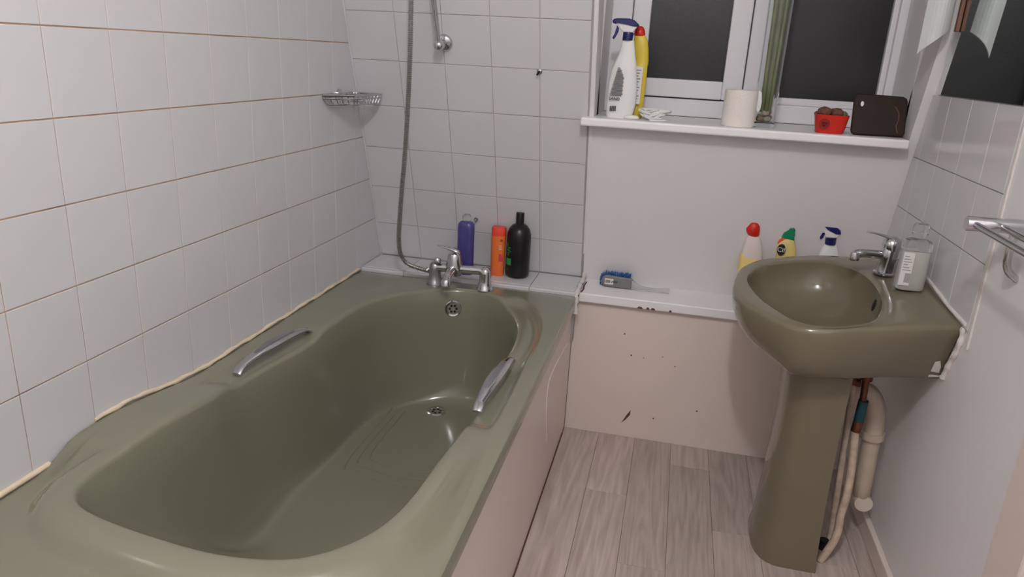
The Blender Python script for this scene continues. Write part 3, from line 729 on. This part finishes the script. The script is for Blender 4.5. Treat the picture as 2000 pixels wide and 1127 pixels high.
def arcs(pts, closed, N):
    P = [Vector((x, y, 0)) for x, y in pts]; n = len(P); D_ = []
    rng = range(n if closed else n-1)
    for i in rng:
        g = (lambda k: P[k % n]) if closed else (lambda k: P[max(0, min(n-1, k))])
        p0, p1, p2, p3 = g(i-1), g(i), g(i+1), g(i+2)
        for k in range(16):
            t = k/16; D_.append(.5*((2*p1)+(p2-p0)*t+(2*p0-5*p1+4*p2-p3)*t*t+(3*p1-p0-3*p2+p3)*t**3))
    if not closed: D_.append(P[-1])
    return D_
Do, Di = arcs(outer, False, 0), arcs(inner, True, 0)
cb = Vector((1.45, -.27, 0))
def byangle(D_, a, closed):
    best = None
    d = Vector((math.cos(a), math.sin(a), 0)); n = len(D_)
    for i in range(n if closed else n):
        p, q = D_[i]-cb, D_[(i+1) % n]-cb; e = q-p
        den = d.x*e.y-d.y*e.x
        if abs(den) < 1e-12: continue
        tt = (p.x*e.y-p.y*e.x)/den; uu = (p.x*d.y-p.y*d.x)/den
        if tt > 0 and -1e-9 <= uu <= 1+1e-9:
            if best is None or tt > best: best = tt
    return cb+d*best
NS = 120
angs = [2*PI*k/NS for k in range(NS)]
for c_ in ((XB, YB0), (XB, YB1-.004)):
    a0 = math.atan2(c_[1]-cb.y, c_[0]-cb.x) % (2*PI); k = min(range(NS), key=lambda i: abs(angs[i]-a0)); angs[k] = a0
Oo = [byangle(Do, a, True) for a in angs]; Oi = [byangle(Di, a, True) for a in angs]
bot = []
for p in Oo:
    x = max(1.40, 1.45+(p.x-1.45)*.62) if p.x < 1.45 else p.x
    if p.x > 1.45: x = min(XB, 1.45+(p.x-1.45)*1.0)
    y = -.25+(p.y+.25)*(.76 if p.x > 1.5 else .72); bot.append(Vector((x, y, .0)))
L = []
for k in range(10, -1, -1):
    th = PI/2*k/10; s_ = 1-math.cos(th)**.9 if k < 10 else 1; zz = math.sin(th)
    l = []
    for p, b in zip(Oo, bot):
        back = sst(1.50, 1.68, p.x); s2 = s_*(1-back)+back*zz*.9+back*.1*s_
        q = p.lerp(b, s2); zt_ = pl(p.x, p.y)-.012; zb_ = .600-.028*(1-sst(1.40, 1.70, b.x))
        q.z = zt_+(zb_-zt_)*zz; l.append(q)
    L.append(l)
for d, dz in ((.003, -.004), (.009, 0.0)):
    l = []
    for p in Oo:
        q = p+(cb-p).normalized()*d
        if p.x > XB-.002: q.x = XB
        q.z = pl(q.x, q.y)+dz; l.append(q)
    L.append(l)
for f in (.35, .7, .9):
    l = []
    for a_, b_ in zip(Oo, Oi):
        q = a_.lerp(b_, f); q.z = pl(q.x, q.y)
        l.append(q)
    L.append(l)
bc = Vector((1.455, -.27, 0))
for k in range(0, 13):
    th = PI/2*k/12; s_ = 1-math.cos(th)**.85 if k < 12 else 1; zz = math.sin(th)**.85
    l = []
    for b_ in Oi:
        q = b_.lerp(bc, s_*.93); zt_ = pl(b_.x, b_.y)-.004; q.z = zt_+(.625-zt_)*zz; l.append(q)
    L.append(l)
bm = bmesh.new(); loft(bm, L, True, True); bmesh.ops.recalc_face_normals(bm, faces=bm.faces[:]); bvb = BVHTree.FromBMesh(bm)
own(link('bowl', bm, m_basin, None, True), basin)
p, nn = hit((1707, 597), bvb); bm = bmesh.new(); lathe(bm, [(.001, -.002), (.0145, -.002), (.0145, .0012), (.001, .0014)], p, nn, 18, .8, 1.2); own(link('overflow_hole', bm, m_dark), basin)
p, nn = hit((1718, 614), bvb)
bm = bmesh.new(); tube(bm, smoothpath([onx(q, XR-.006)+Vector((0, 0, .002)) for q in ((1886, 636), (1879, 629), (1863, 612), (1848, 594), (1832, 572), (1808, 541), (1790, 517))], 5), .0045, 8, None); own(link('sealant_bead', bm, m_sealw, None, True), basin)
def face(q): p, nn = hit(q, bvb) if bvb.ray_cast(CAM, ray(q).normalized())[0] else (onx(q, XR), Vector((0, -1, 0))); return p+nn*.0012
bm = bmesh.new(); P = [face(q) for q in ((1817, 724), (1826, 706), (1836, 704), (1837, 716), (1833, 727))]
prism(bm, P, (0, -.002, 0)); P = [face(q) for q in ((1812, 735), (1814, 731), (1836, 731), (1838, 735))]; prism(bm, P, (0, -.002, 0))
own(link('filler_patch', bm, m_sealw), basin)
bm = bmesh.new(); pts = [onx(q, XR-.002) for q in ((1884, 640), (1880, 655), (1876, 672), (1868, 690), (1858, 706), (1850, 722), (1842, 738))]
pts = smoothpath(pts, 4); tube(bm, pts, .009, 7, [.007+.0015*math.sin(i*1.1) for i in range(len(pts))]); own(link('filler_edge', bm, m_sealw, None, True), basin)

ped = thing('basin_pedestal', 'olive ceramic pedestal standing on the plank floor under the basin', 'pedestal', (1.47, -.31, 0))
def ucross(z, x0, x1, yc, hw, th=.014):
    pts = [];
    for k in range(13):
        a = -PI/2-PI*k/12
        pts.append(Vector((x0+.07+math.cos(a)*.07*(1 if True else 1), yc+math.sin(a)*hw*(abs(math.sin(a))**-.35 if abs(math.sin(a)) > .05 else 1) if abs(math.sin(a)) > .05 else yc, z)))
    o_ = [Vector((x1, yc-hw, z))]+pts+[Vector((x1, yc+hw, z))]
    i_ = [Vector((x1, yc+hw-th, z))]+[Vector((min(x1-.002, p.x+th), yc+(p.y-yc)*(1-th/hw), z)) for p in pts[::-1]]+[Vector((x1, yc-hw+th, z))]
    return o_+i_
LP = []
for z, x0, x1, hw in ((0, 1.386, 1.548, .132), (.012, 1.386, 1.548, .132), (.05, 1.392, 1.545, .127), (.2, 1.400, 1.542, .120), (.4, 1.404, 1.540, .118), (.52, 1.398, 1.540, .124), (.572, 1.394, 1.540, .127)):
    LP.append(ucross(z, x0, x1, -.318, hw))
bm = bmesh.new(); loft(bm, LP); own(link('column', bm, m_basin, None, True), ped)

# ------------------------------------------------------------------ pipes under the basin
def pipes(name, label, cat, parts):
    first = parts[0][1][0]; r = thing(name, label, cat, first)
    for nm, pts, rad, m in parts:
        bm = bmesh.new(); tube(bm, pts, rad, 14); own(link(nm, bm, m, None, True), r)
    return r
YP = -.26
def pp(q, y=YP): return ony(q, y)
wp = pipes('waste_pipe', 'white plastic waste trap curving down behind the pedestal', 'pipe',
  [('trap_bend', smoothpath([pp((1652, 800)), pp((1660, 775)), pp((1680, 763)), pp((1700, 772)), pp((1709, 798)), pp((1707, 830)), pp((1703, 848))], 6), .0265, m_pvc),
   ('compression_collar', [pp((1704, 842)), pp((1702, 854))], .033, m_pvc),
   ('down_pipe', smoothpath([pp((1702, 852)), pp((1696, 890)), pp((1690, 925)), pp((1686, 945))], 4), .0235, m_pvc),
   ('elbow', smoothpath([pp((1688, 930)), pp((1685, 950)), pp((1684, 968))+Vector((0, .012, 0)), pp((1684, 972))+Vector((0, .05, 0))], 5), .0225, m_pvc),
   ('end_cap', [pp((1685, 980))+Vector((0, .03, 0)), pp((1685, 980))+Vector((0, -.012, 0))], .0245, mat('cream_pipe_cap', (226, 212, 198), .5))])
cp = pipes('supply_pipe', 'tarnished copper supply pipe with green taped valve beside the waste trap', 'pipe',
  [('copper_tail', [pp((1693, 732), -.36), pp((1684, 790), -.36)], .0085, m_copper),
   ('tap_nut', [pp((1694, 733), -.36), pp((1692, 742), -.36)], .0145, m_copper),
   ('green_tape', [pp((1687, 782), -.36), pp((1677, 822), -.36)], .0125, m_tape),
   ('valve_nut', [pp((1677, 822), -.36), pp((1671, 842), -.36)], .0125, m_copper),
   ('painted_pipe', smoothpath([pp((1670, 840), -.36), pp((1667, 880), -.36), pp((1662, 920), -.36), pp((1653, 970), -.37), pp((1642, 1005), -.37), pp((1632, 1050), -.38), Vector((1.57, -.39, .0))], 6), .0105, m_pvc2)])
hp2 = pipes('hot_pipe', 'thin stained pipe close behind the edge of the pedestal', 'pipe',
  [('pipe_run', smoothpath([pp((1668, 742), -.30), pp((1655, 830), -.30), pp((1640, 930), -.31), pp((1626, 1020), -.31), pp((1616, 1075), -.32)], 6), .0085, m_pvc2),
   ('brass_elbow', smoothpath([pp((1664, 738), -.30), pp((1668, 746), -.30), pp((1680, 748), -.30)], 4), .011, m_copper),
   ('black_valve', [pp((1610, 1054), -.33), pp((1606, 1078), -.33)], .013, m_black)])

# ------------------------------------------------------------------ basin mixer
tb = onpl((1724, 537))+Vector((0, 0, .003)); bt = thing('basin_mixer_tap', 'chrome single lever mixer tap at the back of the basin', 'tap', tb)
def btp(name, f, m=m_chrome):
    bm = bmesh.new(); f(bm); return own(link(name, bm, m, None, True, 2 if name == 'lever' else 0), bt)
tilt = Vector((.07, 0, 1))
btp('base_ring', lambda bm: lathe(bm, [(.004, .0), (.026, .0), (.026, .004), (.0225, .007), (.003, .008)], tb, tilt, 26))
btp('tap_body', lambda bm: lathe(bm, [(.004, .004), (.0215, .004), (.020, .03), (.0225, .046), (.023, .062), (.02, .072), (.004, .074)], tb, tilt, 26))
sp = tb+Vector((.004, 0, .050))
btp('spout', lambda bm: tube(bm, smoothpath([sp, sp+Vector((-.04, -.01, .004)), sp+Vector((-.078, -.02, .004)), sp+Vector((-.088, -.0225, -.004))], 5), .0115, 16, None))
btp('aerator', lambda bm: lathe(bm, [(.003, -.014), (.0125, -.013), (.0135, 0), (.011, .009), (.003, .011)], sp+Vector((-.088, -.0225, -.002)), (0, 0, 1), 18))
hd = tb+Vector((.008, 0, .07))
btp('lever_head', lambda bm: lathe(bm, [(.004, -.004), (.022, -.002), (.024, .012), (.021, .024), (.012, .031), (.002, .033)], hd, (-.12, -.02, 1), 24))
btp('lever', lambda bm: loft(bm, [[hd+Vector((x, -.02*x/-.09*-1*0+x*.2+sy_*wd, z+sz_*th)) for sy_, sz_ in ((-1, -1), (1, -1), (1, 1), (-1, 1))] for x, z, wd, th in ((.018, .018, .014, .010), (-.006, .027, .014, .006), (-.035, .037, .009, .0032), (-.06, .041, .006, .0026), (-.074, .042, .005, .0024))]))

# ------------------------------------------------------------------ soap bottle on the basin
sb = onpl((1772, 566)); sb.z = pl(sb.x, sb.y)+.002
t = thing('hand_soap_bottle', 'clear square soap bottle with white label on the basin ledge', 'bottle', sb)
RZ = math.radians(28)
def sq(prof, bm, n=5.): lathe(bm, prof, sb+Vector((0, 0, .001)), (0, 0, 1), 40, 1, .62, n, 0)
bm = bmesh.new(); sq([(.004, 0), (.028, 0), (.0325, .004), (.0325, .100), (.003, .101)], bm); b_ = own(link('soap_fill', bm, m_soap, None, True), t)
bm = bmesh.new(); sq([(.004, .1015), (.0328, .1015), (.033, .116), (.029, .126), (.018, .130), (.003, .1305)], bm); own(link('clear_shoulder', bm, m_plasticclear, None, True), t)
bm = bmesh.new(); lathe(bm, [(.003, .131), (.0155, .131), (.0155, .143), (.0185, .1435), (.0185, .165), (.016, .168), (.003, .1685)], sb, (0, 0, 1), 20); own(link('clear_cap', bm, m_plasticclear, None, True), t)
bm = bmesh.new(); box(bm, (sb.x-.0315, sb.y-.0222, sb.z+.014), (sb.x-.006, sb.y-.0206, sb.z+.098), .0005, 1); lab = own(link('back_label', bm, m_label), t)
bm = bmesh.new()
for i in range(7): box(bm, (sb.x-.020+i*.0019, sb.y-.0227, sb.z+.022), (sb.x-.0190+i*.0019, sb.y-.0221, sb.z+.046))
for i in range(6): box(bm, (sb.x-.029, sb.y-.0227, sb.z+.053+i*.007), (sb.x-.010-.004*(i % 3), sb.y-.0221, sb.z+.0545+i*.007))
o = subpart(link('fine_print', bm, m_greyink), lab); o['kind'] = 'stuff'

# ================================================================== THINGS ON THE WINDOW SILL
YA = .118
t = thing('white_spray_bottle', 'white spray bottle with navy trigger at the left end of the sill', 'spray bottle', (.83, YA, SILL))
bm = bmesh.new(); pxloft(bm, [(79, 1216, 1239), (90, 1213, 1240), (105, 1209, 1241), (122, 1201, 1243), (140, 1194, 1244), (160, 1189, 1244.5), (180, 1186, 1244), (200, 1184.5, 1242), (220, 1184, 1237), (230, 1184, 1232.5), (232, 1187, 1230)], YA, .42, 2.6); foot(bm, SILL); own(link('body', bm, m_white, None, True), t)
bm = bmesh.new(); pxloft(bm, [(63, 1217.5, 1237), (66, 1217, 1238), (79, 1215.5, 1235)], YA, 1., 2.); own(link('collar', bm, m_blue, None, True), t)
bm = bmesh.new(); pxprism(bm, [(1204, 42), (1222, 49), (1240, 52), (1243, 55), (1236, 64), (1218, 63), (1211, 56)], YA, YA-.011, YA+.011, .003); own(link('nozzle_body', bm, m_white), t)
bm = bmesh.new(); pxprism(bm, [(1197, 41), (1200, 37), (1206, 36), (1230, 36.5), (1240, 40), (1248, 48), (1248.5, 52), (1238, 51.5), (1222, 48), (1205, 42), (1203, 47), (1198, 45)], YA, YA-.015, YA+.015, .0035); own(link('hood', bm, m_blue), t)
bm = bmesh.new(); pxprism(bm, [(1205, 49), (1209, 55), (1208, 62), (1203, 71), (1199, 77), (1196, 74), (1201, 65), (1205, 56)], YA, YA-.007, YA+.007, .002); own(link('trigger', bm, m_blue), t)
YL = YA-.0235
bm = bmesh.new()
for i in range(22):
    y = 132+i*2.55; xl = 1207-1.05*i*.75 if i < 20 else 1191; xr = 1211+min(8, i*1.2)-i*.25+(i % 3)
    a, b = ony((max(xl, 1190.5), y), YL), ony((xr, y), YL); box(bm, (a.x, YL-.0004, a.z-.0009), (b.x, YL+.004, a.z+.0009))
own(link('printed_text', bm, m_greyink), t)['kind'] = 'stuff'
p = ony((1200, 193), YL); text('brand_print', 'SANO', p+Vector((0, -.001, 0)), .0125, m_ink, t, ext=.002)
bm = bmesh.new()
for i in range(7):
    a = ony((1191.3+i*1.75, 207), YL); b = ony((1192.3+i*1.75, 217), YL); box(bm, (a.x, YL-.001, b.z), (a.x+.0017-.0006*(i % 2), YL+.004, a.z))
own(link('barcode', bm, m_ink), t)['kind'] = 'stuff'
YY = .165
t = thing('yellow_cleaner_bottle', 'yellow bottle with red cap behind the white spray on the sill', 'bottle', (.875, YY, SILL))
bm = bmesh.new(); pxloft(bm, [(66, 1240, 1258), (70, 1239, 1261), (80, 1238, 1265.5), (95, 1238, 1267), (118, 1239, 1267), (126, 1239, 1266), (128, 1236, 1265), (160, 1233, 1262), (200, 1231, 1257), (230, 1229, 1253)], YY, .55, 2.6); foot(bm, SILL); own(link('body', bm, m_yellow, None, True), t)
bm = bmesh.new(); pxloft(bm, [(51, 1246, 1254), (53, 1244, 1257), (60, 1240, 1260), (67, 1238, 1260.5), (70, 1239, 1259)], YY, .8, 2.); own(link('cap', bm, m_red, None, True), t)
bm = bmesh.new(); a, b = ony((1243, 130), YY-.026), ony((1255, 204), YY-.026); box(bm, (a.x, YY-.0285, b.z), (a.x+.021, YY-.0245, a.z), .0006, 1); lab = own(link('back_label', bm, m_label), t)
bm = bmesh.new()
for i in range(12): box(bm, (a.x+.003, YY-.0291, a.z-.012-i*.0085), (a.x+.016-.003*(i % 3), YY-.0284, a.z-.009-i*.0085))
subpart(link('fine_print', bm, m_greyink), lab)
# soap sliver and cord
p = Vector((.905, .10, SILL)); t = thing('soap_sliver', 'small white soap sliver beside the yellow bottle', 'soap', p)
bm = bmesh.new(); lathe(bm, [(.004, 0), (.022, .001), (.024, .006), (.018, .011), (.004, .012)], p, (0, 0, 1), 20, 1, .5, 2.4); own(link('bar', bm, m_white, None, True), t)
p = Vector((.972, .115, SILL)); t = thing('coiled_cord', 'loosely coiled white cord on the window sill', 'cord', p)
bm = bmesh.new(); pts = []
for i in range(150):
    a = i*.36; r = .028+.010*math.sin(i*.9)*math.cos(i*.31); pts.append(p+Vector((math.cos(a)*r*1.15-.016+.03*(i/150), math.sin(a)*r*.7, .005+.026*abs(math.sin(a*.5+i*.013)))))
tube(bm, smoothpath(pts, 2), .0034, 6); own(link('cord_coil', bm, m_white, None, True), t)
bm = bmesh.new(); tube(bm, smoothpath([p+Vector((.03, -.01, .004)), p+Vector((.04, -.028, .003)), p+Vector((.02, -.045, .003)), p+Vector((-.01, -.05, .003))], 5), .0026, 6); own(link('cord_end', bm, m_white, None, True), t)
# toilet roll
a, b = ony((1406, 240), .11), ony((1474, 240), .11); cx = (a.x+b.x)/2; rr = (b.x-a.x)/2*.95
p = Vector((cx, .105, SILL)); t = thing('toilet_roll', 'white toilet roll standing on end on the window sill', 'toilet roll', p)
hh = .106
bm = bmesh.new(); prof = [(.020, 0), (rr-.002, 0), (rr, .002), (rr, hh-.002), (rr-.002, hh), (.021, hh), (.0205, hh-.001), (.020, .001)]
L = []
for r, h in prof: L.append([p+Vector((math.cos(2*PI*k/40)*r, math.sin(2*PI*k/40)*r, h)) for k in range(40)])
loft(bm, L+[L[0]], False, False); own(link('tissue', bm, m_paper, None, False), t)
bm = bmesh.new(); lathe(bm, [(.0195, .001), (.0195, hh-.004)], p, (0, 0, 1), 24); own(link('card_core', bm, m_peb1), t)
# vase with stems
vc = Vector((1.299, .160, SILL)); t = thing('glass_vase', 'tall clear glass vase holding green bamboo stems', 'vase', vc)
L = []
def vsq(c, h, n=4.5, seg=32): return [c+Vector((math.cos(2*PI*k/seg)*h*(abs(math.cos(2*PI*k/seg))**n+abs(math.sin(2*PI*k/seg))**n)**(-1/n), math.sin(2*PI*k/seg)*h*(abs(math.cos(2*PI*k/seg))**n+abs(math.sin(2*PI*k/seg))**n)**(-1/n), 0)) for k in range(seg)]
for z, h in ((0, .030), (.003, .032), (.12, .033), (.30, .034), (.46, .036), (.4605, .0345), (.30, .0322), (.12, .0312), (.016, .030), (.014, .028)): L.append(vsq(vc+Vector((0, 0, z)), h))
bm = bmesh.new(); loft(bm, L); own(link('glass', bm, m_clear, None, True), t)
stems = []
for k, (dx, dy, tx, ty, r) in enumerate(((-.010, -.012, -.020, -.010, .0062), (.002, -.012, .000, -.014, .0068), (.012, -.006, .019, -.008, .0062), (-.003, .012, -.010, .016, .0055), (.010, .012, .010, .016, .0055))):
    t2 = thing('bamboo_stem', ['green bamboo stem at the front left of the vase', 'thick green bamboo stem at the front middle of the vase', 'green bamboo stem at the front right of the vase', 'thin bamboo stem at the back left of the vase', 'thin bamboo stem at the back right of the vase'][k], 'bamboo', vc+Vector((dx, dy, .05)), 'bamboo stems in the vase')
    bm = bmesh.new(); pts = []; rad = []
    for i in range(25):
        f = i/24; pts.append(vc+Vector((dx+(tx-dx)*f, dy+(ty-dy)*f, .045+.52*f))); rad.append(r*(1.14 if i % 6 == 3 else 1))
    tube(bm, pts, r, 10, rad); own(link('stalk', bm, m_stem, None, True), t2)
random.seed(11)
spots = [(-.013, -.013, .0235), (.013, -.011, .0235), (.0, .014, .0235), (-.016, .012, .0265), (.017, .013, .026), (.001, -.014, .042), (.014, .004, .044)]
names = ['tan pebble at the front left bottom of the vase', 'pale pebble at the front right bottom of the vase', 'tan pebble at the back of the vase bottom', 'pale pebble at the back left of the vase bottom', 'tan pebble at the back right of the vase bottom', 'pale pebble lying on top at the front of the vase', 'tan pebble lying on top at the right of the vase']
for k, (x, y, z) in enumerate(spots):
    bm = bmesh.new(); bmesh.ops.create_icosphere(bm, subdivisions=2, radius=1)
    for v in bm.verts: v.co = Vector((v.co.x*.012, v.co.y*.0105, v.co.z*.0085))*(1+.12*math.sin(5*v.co.x+3*v.co.y+k))
    bmesh.ops.translate(bm, vec=vc+Vector((x*.8, y*.8, z)), verts=bm.verts[:]); tag(link('pebble', bm, m_peb2 if k % 2 else m_peb1, None, True), names[k], 'pebble', 'pebbles in the vase')
t = thing('white_plastic_tag', 'small pointed white plastic tag between toilet roll and vase', 'tag', ony((1478, 200), .135))
bm = bmesh.new(); pxprism(bm, [(1474, 180), (1484, 177), (1488, 181), (1488, 200), (1485, 214), (1480, 220), (1474, 214)], .128, .124, .132, .002); own(link('tag_plate', bm, m_white), t)
# red pot
YR = .10; a, b = ony((1587, 255), YR), ony((1652, 255), YR); pc = Vector(((a.x+b.x)/2, YR, SILL))
t = thing('red_pot', 'small red ceramic pot of dried cones on the sill', 'pot', pc); hw = (b.x-a.x)/2
L = []
for z, h in ((0, hw*.80), (.002, hw*.84), (.02, hw*.92), (.05, hw*1.03), (.053, hw*1.05), (.053, hw*.95), (.046, hw*.92), (.044, hw*.5)): L.append([pc+(q-Vector((0, 0, 0))) for q in [Vector((p.x, p.y*.72, p.z+z)) for p in vsq(Vector((0, 0, 0)), h, 3.2)]])
bm = bmesh.new(); loft(bm, L); own(link('pot_body', bm, m_red, None, True), t)
q = ony((1606, 240), YR-.04); bm = bmesh.new(); lathe(bm, [(.0135, 0), (.0150, 0), (.0150, .0015), (.0135, .0015)], Vector((pc.x-.022, pc.y-hw*.70, SILL+.027)), (0, -1, -.08), 24); lathe(bm, [(.006, 0), (.0075, 0), (.0075, .0015), (.006, .0015)], Vector((pc.x-.022, pc.y-hw*.70, SILL+.027)), (0, -1, -.08), 18)
own(link('stamped_ring', bm, mat('dark_red_glaze', (140, 26, 22), .4)), t)
for k, (x, y, z, r, m) in enumerate(((-.022, -.006, .063, .020, m_potp), (.012, .0, .062, .019, m_potp), (.030, .006, .058, .014, m_potp2), (-.005, .014, .058, .015, m_potp2), (-.036, .006, .056, .012, m_potp))):
    bm = bmesh.new(); bmesh.ops.create_icosphere(bm, subdivisions=3, radius=r)
    for v in bm.verts:
        d = v.co.normalized(); v.co *= 1+.16*math.sin(9*d.x+k)*math.sin(8*d.y)*math.cos(7*d.z+k)
        v.co.z *= .75
    bmesh.ops.translate(bm, vec=pc+Vector((x, y, z-.004)), verts=bm.verts[:])
    tag(link('dried_cone', bm, m, None, True), ['dark dried cone at the left of the red pot', 'dark dried cone in the middle of the red pot', 'greenish dried pod at the right of the red pot', 'greenish dried pod at the back of the red pot', 'smallest dried cone at the left rim of the pot'][k], 'dried cone', 'dried cones in the red pot')
# wooden board
t = thing('wooden_board', 'dark varnished wooden board leaning at the right end of the sill', 'board', (1.61, .12, SILL))
P = [ony(q, .10) for q in ((1663, 257), (1661, 252), (1673, 190), (1677, 183), (1683, 181), (1770, 188), (1777, 192), (1778, 198), (1766, 258), (1762, 264), (1758, 265), (1668, 260))]
zmin = min(p.z for p in P); bm = bmesh.new(); prism(bm, [Vector((p.x, .085+(p.z-zmin)*.35, SILL+(p.z-zmin)+.001)) for p in P], (0, .016, -.004), .004); drop(bm, SILL); own(link('board_body', bm, m_wood_d), t)
p = ony((1687, 200), .10); bm = bmesh.new(); yy = .085+(p.z-zmin)*.35; lathe(bm, [(.0012, 0), (.0058, 0), (.0058, .0012), (.0012, .0013)], Vector((p.x, yy-.0008, p.z+(SILL-zmin))), (0, -1, .35), 14, .75, 1.3); own(link('hanging_hole', bm, m_white), t)
bm = bmesh.new(); pts = []
for q in ((1752, 206), (1757, 218), (1756, 230), (1750, 243), (1751, 256)):
    p = ony(q, .10); pts.append(Vector((p.x, .085+(p.z-zmin)*.35-.0004, p.z+(SILL-zmin))))
tube(bm, smoothpath(pts, 6), .0022, 6); own(link('worn_streak', bm, mat('worn_varnish', (92, 52, 34), .5, var=.3, scale=50), None, True), t)

# ================================================================== MIRROR, SHADE, TOWEL RACK
bm = bmesh.new(); box(bm, (XR-.0065, -.62, 1.238), (XR-.0015, .000, 1.95))
tag(link('wall_mirror', bm, m_mirror), 'frameless wall mirror above the tiled splashback reflecting the dark window', 'mirror')
t = thing('glass_lamp_shade', 'pointed white opal shade hanging against the mirror edge', 'lamp shade', (1.68, -.05, 1.34))
L = []
N_ = 9
for k in range(N_+1):
    f = k/N_; x = 1.633+.060*f; zb_ = 1.337+.060*f**.8; y = -.045-.026*math.sin(PI*f*.9)
    L.append([Vector((x, y-.003, zb_)), Vector((x, y+.003, zb_)), Vector((x-.006, y-.019, 1.56)), Vector((x-.006, y-.025, 1.56))])
bm = bmesh.new(); loft(bm, L); own(link('opal_blade', bm, m_frost, None, False), t)
bm = bmesh.new(); box(bm, (1.708, -.062, 1.395), (1.7175, -.046, 1.58), .002); own(link('timber_stem', bm, m_brown), t)

YT = -.66
e = ony((1887, 436), YT); rk = thing('towel_rack', 'chrome towel rack with parallel rods at the right edge', 'towel rack', (XR, YT, e.z))
bm = bmesh.new(); tube(bm, [(e.x, YT, e.z), (e.x+.002, YT, e.z), (XR, YT, e.z+.002)], .0145, 18, [.0135, .0145, .0145]); own(link('bracket_arm', bm, m_chrome, None, True), rk)
for xx in (e.x+.014, e.x+.062):
    bm = bmesh.new(); tube(bm, [(xx, YT, e.z), (xx, YT-.5, e.z)], .0068, 12); own(link('rail_rod', bm, m_chrome, None, True), rk)
bm = bmesh.new(); x2 = e.x+.075
tube(bm, smoothpath([Vector((x2, YT-.03, e.z-.006)), Vector((x2, YT-.03, e.z-.05)), Vector((x2+.006, YT-.03, e.z-.078)), Vector((x2+.024, YT-.03, e.z-.094)), Vector((XR, YT-.03, e.z-.096))], 6), .0072, 12); own(link('lower_loop', bm, m_chrome, None, True), rk)

# ceiling lamp fitting that carries the two bulbs (outside the picture)
lf = thing('ceiling_lamp', 'white ceiling lamp fitting above the camera', 'lamp', (LAMP.x, LAMP.y, ZC))
bm = bmesh.new(); lathe(bm, [(.004, -.03), (.10, -.03), (.11, -.02), (.11, -.001), (.004, -.0005)], (LAMP.x, LAMP.y, ZC), (0, 0, 1), 32); own(link('rose', bm, m_white, None, True), lf)
